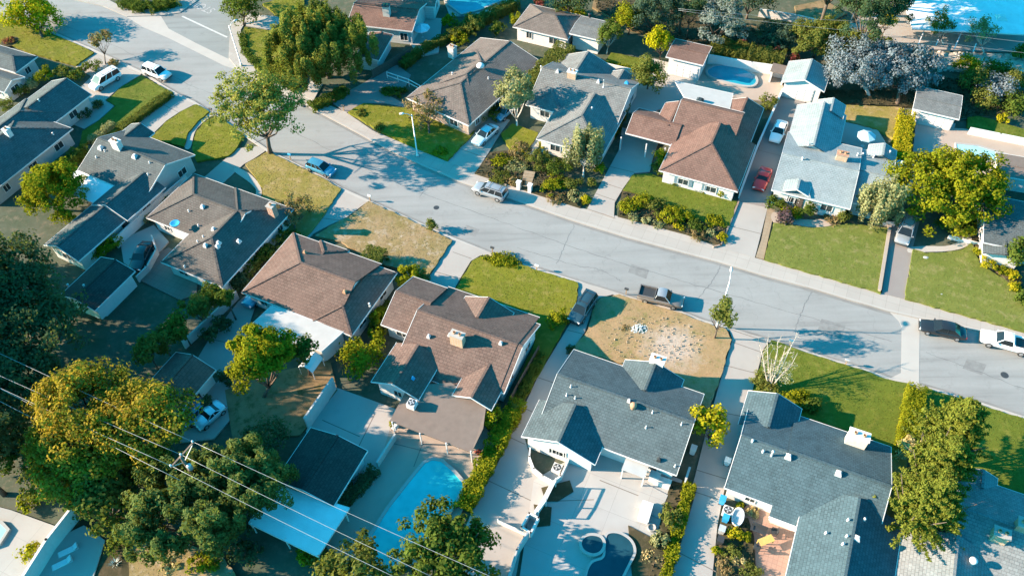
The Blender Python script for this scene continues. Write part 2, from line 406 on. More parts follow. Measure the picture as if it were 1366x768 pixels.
            # walls
            if b['wall']:
                oh = .5 + .008 * bi; oe = .4 + .008 * bi; k0 = oe if b['e'][0] != 'h' else oh; k1 = oe if b['e'][1] != 'h' else oh
                q0, q1, t = s0 + k0, s1 - k1, hw - oh; zt = ez + oh * p - TH - .01
                t2 = h2 - oh; zt2 = e2 + oh * p - TH - .01
                wa = [g(q0, -t, 0), g(q1, -t, 0), g(q1, t2, 0), g(q0, t2, 0)]; zz_ = [zt, zt, zt2, zt2]
                for i in range(4):
                    x, y = wa[i], wa[(i + 1) % 4]; Z = Vector((0, 0, 1))
                    gable = (i == 1 and b['e'][1] != 'h') or (i == 3 and b['e'][0] != 'h')
                    pts = [x + Z * wallz, y + Z * wallz, y + Z * zz_[(i + 1) % 4]]
                    if gable: pts.append(g(q1 if i == 1 else q0, 0, zr - TH - .01))
                    pts.append(x + Z * zz_[i]); wl.face(pts)
                    m = (x + y) / 2; nrm = (y - x).cross(Z).normalized(); s.walls.append((x, y, nrm))
                    if windows and b.get('win', True) and (b['e'][{1: 1, 3: 0}.get(i, 0)] != 'i' or i in (0, 2)) and nrm.dot(Vector((0, 0, 0)) - m) > 0:
                        L = (y - x).length; n = max(1, int(L / 3.6))
                        for w in range(n):
                            ctr = x + (y - x) * ((w + .5) / n)
                            if s.inside(ctr + nrm * .4, b) or s.inside(ctr + nrm * .4 + (y - x).normalized() * .8, b) or s.inside(ctr + nrm * .4 - (y - x).normalized() * .8, b): continue
                            s.window(ctr + Z * 1.5, (y - x).normalized(), nrm, 1.5 if (w + bi) % 3 else 1.0, 1.1)
        s.robj = rf.build('roof', [MATS[s.roof]], root); fa.build('fascia', [MATS[s.fm]], root)
        if wl.f: wl.build('wall', [MATS[s.wall]], root)
        return root
    def window(s, c, along, nrm, w, h, frame='white_paint', kind='window'):
        f, pn = MB(), MB(); Z = Vector((0, 0, 1)); t = .09
        for sx in (-1, 1): f.bar(c + along * sx * w / 2 - Z * (h / 2 + t / 2) + nrm * .03, c + along * sx * w / 2 + Z * (h / 2 + t / 2) + nrm * .03, t, .1, up=along)
        for sz in (-1, 1): f.bar(c + Z * sz * h / 2 - along * (w / 2 - t / 2) + nrm * .03, c + Z * sz * h / 2 + along * (w / 2 - t / 2) + nrm * .03, .1, t)
        f.bar(c - Z * (h / 2 - .05) + nrm * .025, c + Z * (h / 2 - .05) + nrm * .025, .05, .05, up=along)
        pn.face([c + along * a * w / 2 + Z * b_ * h / 2 + nrm * .012 for a, b_ in ((-1, -1), (1, -1), (1, 1), (-1, 1))])
        o = f.build(kind, [MATS[frame]], s.root); pn.build('pane', [MATS['glass']], o); return o
    def shutter(s, c, along, nrm, w, h, m):
        b = MB(); b.bar(c - along * w / 2 + nrm * .03, c + along * w / 2 + nrm * .03, .05, h)
        for k in range(7): b.bar(c - along * (w / 2 - .05) + nrm * .065 + Vector((0, 0, -h / 2 + (k + .5) * h / 7)), c + along * (w / 2 - .05) + nrm * .065 + Vector((0, 0, -h / 2 + (k + .5) * h / 7)), .03, .05)
        return b.build('shutter', [MATS[m]], s.root)
    def chimney(s, px, w, d, h, mat, cap='concrete', flues=2, sink=.8):
        c = s.on(px); b = MB(); b.box((c.x, c.y, c.z - sink), w, d, h + sink, s.th, 0)
        o = b.build('chimney', [MATS[mat]], s.root)
        k = MB(); k.box((c.x, c.y, c.z + h - .02), w + .16, d + .16, .14, s.th)
        cp = k.build('chimney_cap', [MATS[cap]], o)
        fl = MB()
        for i in range(flues):
            q = s.u * ((i - (flues - 1) / 2) * w / max(flues, 1) * .9)
            fl.lathe((c.x + q.x, c.y + q.y, c.z + h + .12), [(.17, 0), (.17, .22), (.12, .22), (.12, .06)], 10)
        if flues: fl.build('flue', [MATS['terracotta']], o)
        return o
    def pipe(s, px, h=.42, r=.05, mat='vent_metal'):
        c = s.on(px); b = MB(); b.lathe((c.x, c.y, c.z - .1), [(.14, 0), (.12, .12), (r, .16), (r, h), (r * 1.5, h), (r * 1.5, h + .06)], 10)
        return b.build('vent_pipe', [MATS[mat]], s.root, True)
    def boxvent(s, px, k=.5, mat='vent_metal'):
        c = s.on(px); b = MB(); b.box((c.x, c.y, c.z - .15), k * 1.25, k * 1.25, .3, s.th, top=.85); b.box((c.x, c.y, c.z + .12), k * 1.05, k * 1.05, .3, s.th, top=.45)
        return b.build('roof_vent', [MATS[mat]], s.root)
    def turbine(s, px, mat='terracotta'):
        c = s.on(px); b = MB(); b.lathe((c.x, c.y, c.z - .15), [(.3, 0), (.24, .25), (.24, .35), (.34, .45), (.36, .6), (.28, .75), (.1, .82)], 14)
        return b.build('roof_turbine', [MATS[mat]], s.root, True)
    def poly(s, corners, mat, name='patio_roof', posts=(), th=.16, fascia=True):
        "a flat or single-pitch roof from (px, py, z) corners"
        W = [P(c[:2], c[2]) for c in corners]; b = MB()
        cen = sum(W, Vector()) / len(W); ar = (W[1] - W[0]).cross(W[2] - W[1]).z
        if ar < 0: W = W[::-1]
        uv = [s.loc(w) for w in W]
        b.face(W, 0, uv); dn = Vector((0, 0, -th)); b.face([w + dn for w in W][::-1], 0, uv[::-1])
        for x, y in zip(W, W[1:] + W[:1]): b.face([x, x + dn, y + dn, y], 0, [(0, 0), (0, .1), (1, .1), (1, 0)])
        o = b.build(name, [MATS[mat]], s.root)
        if fascia:
            f = MB()
            for x, y in zip(W, W[1:] + W[:1]):
                n = (y - x).cross(Vector((0, 0, 1))).normalized(); f.bar(x + n * .03 + Vector((0, 0, -.08)), y + n * .03 + Vector((0, 0, -.08)), .05, .2)
            f.build('fascia', [MATS[s.fm]], o)
        for q in posts:
            w = P(q, 2.4); b = MB(); b.box((w.x, w.y, .05), .12, .12, 2.45, s.th); b.build('post', [MATS['white_paint']], s.root)
        return o
    def wallpoly(s, corners, z0, z1, mat=None):
        "walls under a patio or flat roof: px corners read at height z1"
        W = [P(c, z1) for c in corners]; b = MB()
        for x, y in zip(W, W[1:] + W[:1]): b.face([(x.x, x.y, z0), (y.x, y.y, z0), (y.x, y.y, z1), (x.x, x.y, z1)])
        return b.build('wall', [MATS[mat or s.wall]], s.root)
    def hit(s, px):
        "where the line of sight through a photo point meets one of this house's walls"
        d = Vector((px[0] - 683) / FPX * CR - (px[1] - 384) / FPX * CU + CF); o = Vector((0, 0, CAMH)); best = None
        for x, y, n in s.walls:
            k = d.dot(n)
            if k > -1e-4: continue
            t = (x - o).dot(n) / k; q = o + d * t; al = (y - x).normalized(); u = (q - x).dot(al)
            if -.3 < u < (y - x).length + .3 and -.5 < q.z < 4.5 and (best is None or t < best[0]): best = (t, q, al, n)
        if best: best[1].z = min(max(best[1].z, 1.0), 1.4)
        return best[1:] if best else None
    def win_at(s, px, w, h, frame='white_paint'):
        r = s.hit(px)
        if r: s.window(r[0], r[1], r[2], w, h, frame)
    def shut_at(s, px, w, h, m):
        r = s.hit(px)
        if r: s.shutter(r[0], r[1], r[2], w, h, m)
    def facade(s, px, z, n, w, h, kind='garage_door', mat='white_paint', along=None):
        "panelled door on a wall: px is its centre at height z; n is 'S','E','W' in house axes"
        nrm = {'S': -s.v, 'E': s.u, 'W': -s.u, 'N': s.v}[n]; al = {'S': s.u, 'N': s.u, 'E': s.v, 'W': s.v}[n]
        c = P(px, z); r = s.hit(px)
        if r: c = r[0]; nrm, al = r[2], r[1]
        b = MB(); b.bar(c - al * w / 2 + nrm * .04, c + al * w / 2 + nrm * .04, .06, h)
        rows = 4 if h > 1.7 else 2; cols = max(1, int(w / .9))
        for i in range(rows):
            for j in range(cols):
                q = c + al * (-w / 2 + (j + .5) * w / cols) + Vector((0, 0, -h / 2 + (i + .5) * h / rows)) + nrm * .08
                b.bar(q - al * (w / cols * .4), q + al * (w / cols * .4), .03, h / rows * .72)
        return b.build(kind, [MATS[mat]], s.root)

# ---------------------------------------------------------------- vegetation
RS = np.random.RandomState(5)
def quads(C, nrm, size, aspect=1.0, rs=RS):
    "leaf quads at centres C with normals nrm"
    n = len(C); nrm = nrm / (np.linalg.norm(nrm, axis=1, keepdims=True) + 1e-9)
    r = rs.normal(size=(n, 3)); x = np.cross(nrm, r); x /= (np.linalg.norm(x, axis=1, keepdims=True) + 1e-9); y = np.cross(nrm, x)
    s = (size * rs.uniform(.6, 1.35, n))[:, None]
    a, b = x * s * .5, y * s * .5 * aspect
    V = np.stack([C - a - b * .25, C + b * -.9, C + a - b * .1, C + b], 1)
    return V
def crown_pts(n, rx, ry, rz, style, rs):
    """leaf centres, normals and clump tints for a crown around the origin"""
    if style == 'conifer':
        C = []; Nn = []; T = []
        nb = int(np.clip(rx * rz * 13, 60, 700)); k = max(12, int(n / nb))
        for i in range(nb):
            h = rs.rand() ** .75; z = -rz * .95 + 1.9 * rz * h; env = (1 - h) ** .6 * (.9 + .1 * np.sin(h * 19)); env = max(env, .12); rad = env * rs.uniform(.55, 1.12); az = rs.rand() * 6.283
            t = rs.rand(k) ** .55; sp = (.2 + .26 * (1 - t)) * rs.uniform(.7, 1.2)
            q = np.stack([np.cos(az) * rad * rx * t, np.sin(az) * rad * ry * t, z + t * t * rad * rz * .22], 1) + rs.normal(size=(k, 3)) * np.stack([sp, sp, sp * .45], 1) * .55
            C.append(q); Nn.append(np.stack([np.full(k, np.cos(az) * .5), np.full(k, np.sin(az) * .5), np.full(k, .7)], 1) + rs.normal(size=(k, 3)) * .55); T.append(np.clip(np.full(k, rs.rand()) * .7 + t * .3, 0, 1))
        return np.concatenate(C), np.concatenate(Nn), np.concatenate(T)
    k = int(np.clip(rx * ry * {'broad': 5.0, 'fine': 6, 'droop': 4.5, 'sparse': 4, 'shrub': 12, 'spray': 4.2}[style], 16, 230))
    d = rs.normal(size=(k, 3)); d /= np.linalg.norm(d, axis=1, keepdims=True); d[:, 2] = np.where(d[:, 2] < -.3, -d[:, 2] * .7, d[:, 2])
    lump = 1 + .13 * np.sin(d[:, 0] * 3.1 + rs.rand() * 6) + .1 * np.sin(d[:, 1] * 4.3 + rs.rand() * 6) + .06 * np.sin(d[:, 2] * 7 + rs.rand() * 6)
    rr = rs.uniform(.0, 1., k) ** .3 * .98 if style != 'sparse' else rs.uniform(.3, 1.05, k)
    cc = d * (rr * lump)[:, None]
    m = int(n / k); cm = {'broad': .95, 'fine': .75, 'droop': .95, 'sparse': .6, 'shrub': .45, 'spray': .9}[style]; cs = np.minimum(rs.uniform(.65, 1.2, k) * cm / min(rx, ry), .42)
    C = []; Nn = []; T = []
    for i in range(k):
        g = rs.normal(size=(m, 3)); g /= (np.linalg.norm(g, axis=1, keepdims=True)); g *= (rs.rand(m) ** .4)[:, None] * cs[i] * 1.15
        if style == 'droop': g[:, 2] = g[:, 2] * 2.1 - cs[i] * .5; g[:, :2] *= .62
        if style == 'spray': g[:, 2] *= .6
        q = cc[i] + g; C.append(q * [rx, ry, rz])
        nn = g / cs[i] + cc[i] * .55 + rs.normal(size=(m, 3)) * .55 + [0, 0, .35]
        if style == 'droop': nn[:, 2] *= .45
        Nn.append(nn); T.append(np.clip(rs.rand() + rs.normal(size=m) * .08, 0, 1))
    return np.concatenate(C), np.concatenate(Nn), np.concatenate(T)
SEED = [100]
def leafmass(c, rx, ry, rz, style, n, leaf, rot=0, taper=0):
    SEED[0] += 1; rs = np.random.RandomState(SEED[0])
    C, Nn, T = crown_pts(n, rx, ry, rz, style, rs)
    if rot:
        ca, sa = math.cos(rot), math.sin(rot); C = np.stack([C[:, 0] * ca - C[:, 1] * sa, C[:, 0] * sa + C[:, 1] * ca, C[:, 2]], 1); 
    if taper: C[:, :2] *= np.clip(1 - taper * C[:, 2:3] / rz, .25, 1.6)
    C = C + np.array(c); C[:, 2] = np.maximum(C[:, 2], .15)
    asp = 2.4 if style == 'droop' else (2.4 if style == 'conifer' else 1.25)
    V = quads(C, Nn, leaf, asp, rs)
    return V, T
def tree(label, cx, cy, w, top, mat, style='broad', name='tree', aspect=1.0, leaf=None, dens=1.0, base=None, trunk='bark', group=None, cat='tree', tr=None, clear=None, ry=None, taper=0):
    "crown centre in the photograph, crown width in photo pixels, height of the top"
    zc = top * .62
    for _ in range(4):
        c = P((cx, cy), zc); rx = w / 2 / ppm(c); rz = rx * aspect; zc = max(top - rz, rz * .55)
    c = P((cx, cy), zc); ry_ = rx * (ry or 1)
    if leaf is None: leaf = {'broad': .27, 'fine': .21, 'droop': .18, 'sparse': .22, 'shrub': .22, 'conifer': .13, 'spray': .24}[style]
    area = 12.6 * ((rx * ry_) ** .5) * rz if rz > rx else 12.6 * rx * ry_
    n = int(min(80000, max(1200, dens * area / leaf ** 2 * (2.3 if style != 'sparse' else .6))))
    V, T = leafmass(c, rx, ry_, rz, style, n, leaf, 0, taper)
    b = P(base, 0.1) if base else Vector((c.x, c.y, .1))
    root = thing(name, label, cat, (b.x, b.y, 0), 0, group)
    V = V - np.array([b.x, b.y, 0])
    npmesh('crown', V.reshape(-1, 3), len(T), MATS[mat], root, T)
    tk = MB(); r0 = tr or max(.09, rx * .05); q = c - Vector((b.x, b.y, 0))
    rr = random.Random(SEED[0]); fork = Vector((q.x * .5, q.y * .5, max(1.0, (zc - rz) * .9 if clear is None else clear)))
    tk.tube([(0, 0, 0), (fork.x * .3, fork.y * .3, fork.z * .5), fork], [r0 * 1.35, r0, r0 * .85], 8)
    for i in range(7):
        az = i * .9 + rr.random() * .5; e = q + Vector((math.cos(az) * rx * .7, math.sin(az) * ry_ * .7, rz * rr.uniform(-.1, .55)))
        m_ = fork.lerp(e, .5) + Vector((0, 0, -.1 * rz))
        tk.tube([fork, m_, e], [r0 * .6, r0 * .35, r0 * .12], 6)
        for j in range(2):
            e2 = m_ + Vector((rr.uniform(-.4, .4) * rx, rr.uniform(-.4, .4) * rx, rr.uniform(0, .5) * rz)); tk.tube([m_, e2], [r0 * .25, r0 * .08], 5)
    tk.build('trunk', [MATS[trunk]], root, True)
    return root
def shrub(label, cx, cy, w, top, mat, name='shrub', aspect=None, style='shrub', leaf=.2, dens=1.0, group=None, cat='shrub', ry=None, rot=0):
    z = top * .5
    for _ in range(3): c = P((cx, cy), z); rx = w / 2 / ppm(c)
    rz = top * .55; ry_ = rx * (ry or 1)
    n = int(min(9000, max(400, dens * 11 * rx * max(rz, .6 * rx) / leaf ** 2 * 2.2)))
    V, T = leafmass((c.x, c.y, top - rz), rx, ry_, rz, style, n, leaf, rot)
    return tag(npmesh(name, V.reshape(-1, 3), len(T), MATS[mat], None, T), label, cat, group)
def hedge(label, pts, wid, h, mat, leaf=.17, dens=1.0, name='hedge', z=None, group=None, wob=.12, cat='hedge', core='hedge_core'):
    "clipped hedge along a photo polyline (read at its top)"
    W = [P(q, h) for q in pts]; SEED[0] += 1; rs = np.random.RandomState(SEED[0]); Cs = []; Ns = []; Ts = []; mb = MB()
    for a, b in zip(W, W[1:]):
        d = (b - a); L = d.length; d = d / L; x = Vector((-d.y, d.x, 0))
        n = int(dens * (L * (wid + 2 * h) + 2 * wid * h) / leaf ** 2 * 2.2); n = min(n, 14000)
        t = rs.rand(n) * L; per = rs.rand(n) * (wid + 2 * h)
        off = np.where(per < h, -wid / 2, np.where(per < h + wid, per - h - wid / 2, wid / 2)); zz = np.where(per < h, per, np.where(per < h + wid, h, per - h - wid))
        wv = 1 + wob * np.sin(t * 2.3 + rs.rand() * 6) + wob * .7 * np.sin(t * 5.1)
        off = off * wv + rs.normal(size=n) * .07; zz = np.maximum(.1, zz * (1 + (wv - 1) * .5) + rs.normal(size=n) * .07)
        C = np.stack([a.x + d.x * t + x.x * off, a.y + d.y * t + x.y * off, zz], 1)
        nn = np.stack([x.x * np.sign(off) * (zz < h * .93), x.y * np.sign(off) * (zz < h * .93), (zz >= h * .93) * 1.0 + .3], 1) + rs.normal(size=(n, 3)) * .5
        Cs.append(C); Ns.append(nn); Ts.append(np.clip(.5 + .5 * np.sin(t * 1.7 + off * 3 + rs.rand() * 6) + rs.normal(size=n) * .2, 0, 1))
        e0, e1 = a + d * (wid * .3), b - d * (wid * .3)
        mb.bar((e0.x, e0.y, h * .44), (e1.x, e1.y, h * .44), wid * .72, h * .84)
    V = quads(np.concatenate(Cs), np.concatenate(Ns), leaf, 1.2, rs); T = np.concatenate(Ts)
    # inner twiggy mass as quads of the same mesh
    ex = []
    for f in mb.f: ex.append([mb.v[i] for i in f])
    V = np.concatenate([V.reshape(-1, 4, 3), np.array(ex)]); T = np.concatenate([T, np.zeros(len(ex))])
    return tag(npmesh(name, V.reshape(-1, 3), len(T), MATS[mat], None, T), label, cat, group)
def in_poly(x, y, poly):
    r = np.zeros(len(x), bool); n = len(poly); j = n - 1
    for i in range(n):
        xi, yi, xj, yj = poly[i][0], poly[i][1], poly[j][0], poly[j][1]
        if yi != yj: r ^= ((yi > y) != (yj > y)) & (x < (xj - xi) * (y - yi) / (yj - yi) + xi)
        j = i
    return r
def lawn(label, px, mat, dens=40, blade=.06, smooth=False, height=.04, cat='lawn', tuft='grass_blade', base=None):
    z = nextz(); pts = [Vector(P(q, z)[:2]) for q in px]
    if smooth: pts = [Vector(p[:2]) for p in smooth_line(pts, True, 4)]
    rj = random.Random(len(label)); q_ = []
    for a_, b_ in zip(pts, pts[1:] + pts[:1]):
        k_ = max(1, int((b_ - a_).length / .55)); n_ = Vector((-(b_ - a_).y, (b_ - a_).x)).normalized() if (b_ - a_).length > 0 else Vector((0, 0))
        for i_ in range(k_): q_.append(a_.lerp(b_, i_ / k_) + n_ * (rj.uniform(-.1, .1) if i_ else 0))
    pts = q_
    xs = [p.x for p in pts]; ys = [p.y for p in pts]; A = (max(xs) - min(xs)) * (max(ys) - min(ys))
    SEED[0] += 1; rs = np.random.RandomState(SEED[0]); n = int(A * dens)
    x = rs.uniform(min(xs), max(xs), n); y = rs.uniform(min(ys), max(ys), n); k = in_poly(x, y, pts); x, y = x[k], y[k]; n = len(x)
    az = rs.rand(n) * 6.283; hh = height * rs.uniform(.5, 1.5, n); wv = blade * rs.uniform(.6, 1.3, n); lx, ly = rs.normal(size=n) * .05, rs.normal(size=n) * .05
    p = np.stack([x, y, np.full(n, z - .005)], 1); u = np.stack([np.cos(az) * wv, np.sin(az) * wv, np.zeros(n)], 1); t = np.stack([lx, ly, hh], 1)
    V = np.stack([p - u, p + u, p + t], 1)
    mb = MB(); mb.slab([tuple(q) for q in pts], -.02, z)
    o = mb.build('lawn', [base or MATS[mat]]); tag(o, label, cat, None, 'stuff')
    # the blades join the same mesh
    me = o.data; g = npmesh('tmp', V.reshape(-1, 3), n, MATS[mat], None, None, True)
    import bmesh
    bm = bmesh.new(); bm.from_mesh(me); bm.from_mesh(g.data); bm.to_mesh(me); bm.free(); d = g.data; bpy.data.objects.remove(g); bpy.data.meshes.remove(d)
    return o

# ---------------------------------------------------------------- vehicles
def car(label, front, rear, kind, paint, name='parked_car', cat='car', group='cars parked in the street and driveways', L=None, z0=None, roofm=None, glass='car_glass'):
    """front and rear ends of the car in the photograph (read at bumper height)"""
    zb = .14 if z0 is None else z0
    a, b = P(front, zb + .5), P(rear, zb + .5); c = (a + b) / 2; yaw = math.atan2(a.y - b.y, a.x - b.x)
    D = dict(sedan=(4.8, 1.82, 1.45), suv=(4.75, 1.88, 1.75), van=(4.9, 1.95, 1.85), pickup=(5.4, 1.9, 1.75), coupe=(4.5, 1.82, 1.25), hatch=(4.3, 1.75, 1.5))[kind]
    ln, wd, ht = (L or D[0]), D[1], D[2]
    root = thing(name, label, cat, (c.x, c.y, zb), yaw, group)
    hw = wd / 2; X = lambda f: (f - .5) * ln
    if kind in ('sedan', 'coupe'): st = [(0, .42, .74, .80), (.03, .3, .84, .9), (.1, .24, .93, .97), (.25, .22, .95, 1), (.5, .22, .93, 1), (.68, .22, .92, 1), (.85, .24, .82, .97), (.96, .3, .7, .9), (1, .4, .6, .76)]; cab = (.14, .72, .3, .56)
    elif kind == 'hatch': st = [(0, .42, .9, .84), (.03, .3, .96, .93), (.12, .24, .97, .98), (.5, .22, .95, 1), (.7, .22, .95, 1), (.86, .24, .86, .96), (.96, .3, .74, .9), (1, .42, .62, .76)]; cab = (.03, .76, .12, .56)
    elif kind == 'suv': st = [(0, .5, 1.0, .88), (.02, .38, 1.06, .95), (.1, .32, 1.08, 1), (.5, .3, 1.06, 1), (.72, .3, 1.05, 1), (.88, .32, .98, .97), (.97, .38, .88, .92), (1, .5, .78, .8)]; cab = (.015, .76, .06, .6)
    elif kind == 'van': st = [(0, .45, 1.05, .9), (.02, .35, 1.1, .96), (.1, .3, 1.1, 1), (.5, .28, 1.08, 1), (.78, .28, 1.05, 1), (.9, .3, .95, .97), (.98, .36, .84, .92), (1, .46, .74, .8)]; cab = (.01, .84, .04, .66)
    else: st = [(0, .5, 1.02, .9), (.02, .42, 1.06, .97), (.1, .36, 1.06, 1), (.36, .34, 1.06, 1), (.5, .34, 1.08, 1), (.7, .34, 1.08, 1), (.86, .36, 1.02, .97), (.97, .42, .9, .92), (1, .55, .8, .8)]; cab = (.38, .72, .42, .6)
    if kind == 'coupe': cab = (.17, .68, .34, .52)
    body = MB(); rings = []
    for fx, z0_, z1_, k in st:
        w = hw * k; x = X(fx); h = z1_ - z0_
        pr = [(0, z0_), (w * .85, z0_), (w * .97, z0_ + .18 * h), (w, z0_ + .5 * h), (w * .975, z0_ + .78 * h), (w * .9, z1_ - .03), (w * .7, z1_ + .01), (0, z1_ + .03)]
        ring = [body.vert((x, y, z)) for y, z in pr] + [body.vert((x, -y, z)) for y, z in pr[-2:0:-1]]
        rings.append(ring)
    nr = len(rings[0])
    for r1, r2 in zip(rings, rings[1:]):
        for k in range(nr): body.f.append([r1[k], r2[k], r2[(k + 1) % nr], r1[(k + 1) % nr]]); body.m.append(0)
    body.f.append(rings[0]); body.m.append(0); body.f.append(rings[-1][::-1]); body.m.append(0)
    bo = body.build('body', [MATS[paint]], root, True)
    belt = {'sedan': .9, 'coupe': .9, 'hatch': .95, 'suv': 1.05, 'van': 1.07, 'pickup': 1.07}[kind]
    x0, x1, x2, x3 = (X(v) for v in cab); wb, wt = hw * .9, hw * .71; zr = ht
    # cabin glass: windscreen, rear window, two side windows
    def quad(nm, pts, m=glass):
        g = MB(); g.face(pts); 
        return g.build(nm, [MATS[m]], root)
    quad('windscreen', [(x1, -wb * .96, belt), (x1, wb * .96, belt), (x3, wt, zr - .05), (x3, -wt, zr - .05)])
    quad('rear_window', [(x0, wb * .96, belt), (x0, -wb * .96, belt), (x2, -wt, zr - .05), (x2, wt, zr - .05)])
    for sg in (-1, 1):
        quad('side_window', [(x0, sg * wb, belt), (x1, sg * wb, belt), (x3, sg * wt, zr - .05), (x2, sg * wt, zr - .05)][::sg])
    rp = MB(); k = 6; prev = None
    for i in range(k + 1):
        x = x2 - .06 + (x3 - x2 + .12) * i / k; zz = zr - .06 + .1 * math.sin(math.pi * (i / k * .8 + .1))
        rg = [rp.vert((x, y * wt * 1.04, zz - .06 * y * y)) for y in (-1, -.5, 0, .5, 1)]
        if prev:
            for j in range(4): rp.f.append([prev[j], rg[j], rg[j + 1], prev[j + 1]]); rp.m.append(0)
        prev = rg
    for sg in (-1, 1):
        for xa, xb in ((x0, x2), (x1, x3)): rp.bar((xa, sg * wb * .99, belt - .02), (xb, sg * wt * 1.0, zr - .06), .07, .07)
        mids = [.5] if kind in ('sedan', 'coupe', 'pickup') else [.36, .66]
        if kind != 'pickup':
            for t in mids: rp.bar((x0 + (x1 - x0) * t, sg * (wb + .012), belt - .02), (x2 + (x3 - x2) * t, sg * (wt + .012), zr - .06), .09, .05, up=(0, sg, 0))
    rp.build('roof', [MATS[roofm or paint]], root, False)
    if kind in ('suv', 'van'):
        rk = MB()
        for sg in (-1, 1): rk.bar((x2 + .2, sg * wt * .85, zr + .07), (x3 - .2, sg * wt * .85, zr + .07), .05, .05)
        for t in (.2, .8): rk.bar((x2 + (x3 - x2) * t, -wt * .85, zr + .09), (x2 + (x3 - x2) * t, wt * .85, zr + .09), .05, .03)
        rk.build('roof_rack', [MATS['dark_plastic']], root)
    if kind == 'pickup':
        bd = MB(); xa, xb = X(.015), X(.365)
        bd.face([(xa, -hw * .82, 1.105), (xb, -hw * .82, 1.105), (xb, hw * .82, 1.105), (xa, hw * .82, 1.105)])
        bd.build('bed_liner', [MATS['dark_plastic']], root)
        wl = MB()
        for sg in (-1, 1): wl.bar((xa - .03, sg * hw * .88, 1.16), (xb, sg * hw * .88, 1.16), .13, .26)
        wl.bar((xa - .02, -hw * .88, 1.16), (xa - .02, hw * .88, 1.16), .1, .26); wl.bar((xb + .03, -hw * .88, 1.2), (xb + .03, hw * .88, 1.2), .06, .34)
        wl.build('bed_wall', [MATS[paint]], root)
    R = .33 if kind in ('sedan', 'coupe', 'hatch') else .38
    for fx in (.185, .81):
        for sg in (-1, 1):
            t = MB(); n = 18; prof = [(R * .62, .0), (R * .95, .0), (R, .04), (R, .18), (R * .95, .22), (R * .62, .22)]
            rg = [[t.vert((X(fx) + r * math.cos(6.2832 * k / n), sg * (hw - .2 + y), R - .0 + r * math.sin(6.2832 * k / n))) for k in range(n)] for r, y in prof]
            for r1, r2 in zip(rg, rg[1:]):
                for k in range(n): t.f.append([r1[k], r1[(k + 1) % n], r2[(k + 1) % n], r2[k]]); t.m.append(0)
            w = t.build('wheel', [MATS['tyre']], root, True)
            h = MB(); ring = [(X(fx) + R * .62 * math.cos(6.2832 * k / n), sg * (hw + .005), R + R * .62 * math.sin(6.2832 * k / n)) for k in range(n)]
            h.face(ring if sg < 0 else ring[::-1]); h.tube([(X(fx), sg * (hw - .05), R), (X(fx), sg * (hw + .025), R)], .08, 8)
            h.build('rim', [MATS['chrome']], w)
    zl = st[-2][2] - .1; zt = st[1][2] - .14
    for sg in (-1, 1):
        l = MB(); l.box((X(.985), sg * hw * .66, zl - .07), .12, .34, .13, -sg * .25); l.build('headlight', [MATS['lamp_glass']], root)
        l = MB(); l.box((X(.01), sg * hw * .72, zt - .1), .1, .26, .17); l.build('taillight', [MATS['tail_red']], root)
        l = MB(); l.box((x1 - .15, sg * (hw * .95 + .1), belt - .02), .12, .18, .12); l.build('mirror', [MATS[paint]], root)
    g = MB(); g.box((X(.993), 0, zl - .2), .06, wd * .5, .14); g.build('grille', [MATS['dark_plastic']], root)
    for q_ in ((X(.992), 0, .33), (X(.006), 0, .38)): bm_ = MB(); bm_.box(q_, .13, wd * .82, .16); bm_.build('bumper', [MATS['dark_plastic' if kind in ('suv', 'pickup') else paint]], root)
    return root
# ---------------------------------------------------------------- walls and fences
def wallline(label, pts, h, th, mat, name='garden_wall', cat='wall', read=None, group=None, cap=None, z0=.05):
    "a masonry wall along a photo polyline, read at height 'read' (default its top)"
    W = [P(q, h if read is None else read) for q in pts]
    root = None; mb = MB()
    for i, (a, b) in enumerate(zip(W, W[1:])):
        d = (b - a).normalized(); e = d * (th * .5 - .002 * (i % 2))
        mb.bar((a.x - e.x, a.y - e.y, (h + z0) / 2), (b.x + e.x, b.y + e.y, (h + z0) / 2), th + .003 * (i % 2), h - z0)
    if cap:
        c = thing(name, label, cat, (0, 0, 0), 0, group); mb.build('wall_body', [MATS[mat]], c); k = MB()
        for i, (a, b) in enumerate(zip(W, W[1:])):
            k.bar((a.x, a.y, h + .035 + .002 * (i % 2)), (b.x, b.y, h + .035 + .002 * (i % 2)), th + .1, .07)
        k.build('coping', [MATS[cap]], c); return c
    return tag(mb.build(name, [MATS[mat]]), label, cat, group)
def fence(label, pts, h, mat, name='fence', read=None, group=None, step=2.4):
    W = [P(q, h if read is None else read) for q in pts]; root = thing(name, label, 'fence', tuple(W[0][:2]) + (0,), 0, group); o = Vector((W[0].x, W[0].y, 0))
    pn = MB()
    for a, b in zip(W, W[1:]):
        a = a - o; b = b - o; L = (b - a).length; n = max(1, int(L / step)); d = (b - a).normalized()
        nb = max(1, int(L / .16))
        for i in range(nb):
            q = a + d * ((i + .5) * L / nb); pn.box((q.x, q.y, .1), L / nb - .02, .03 + .012 * (i % 2), h - .12 + .02 * (i % 3), math.atan2(d.y, d.x))
        for zz in (.5, h - .35): pn.bar((a.x - d.y * .04, a.y + d.x * .04, zz), (b.x - d.y * .04, b.y + d.x * .04, zz), .05, .08)
        for i in range(n + 1):
            q = a + d * (i * L / n); p = MB(); p.box((q.x - d.y * .05, q.y + d.x * .05, .02), .1, .1, h + .04, math.atan2(d.y, d.x)); p.build('post', [MATS[mat]], root)
    pn.build('panel', [MATS[mat]], root)
    return root

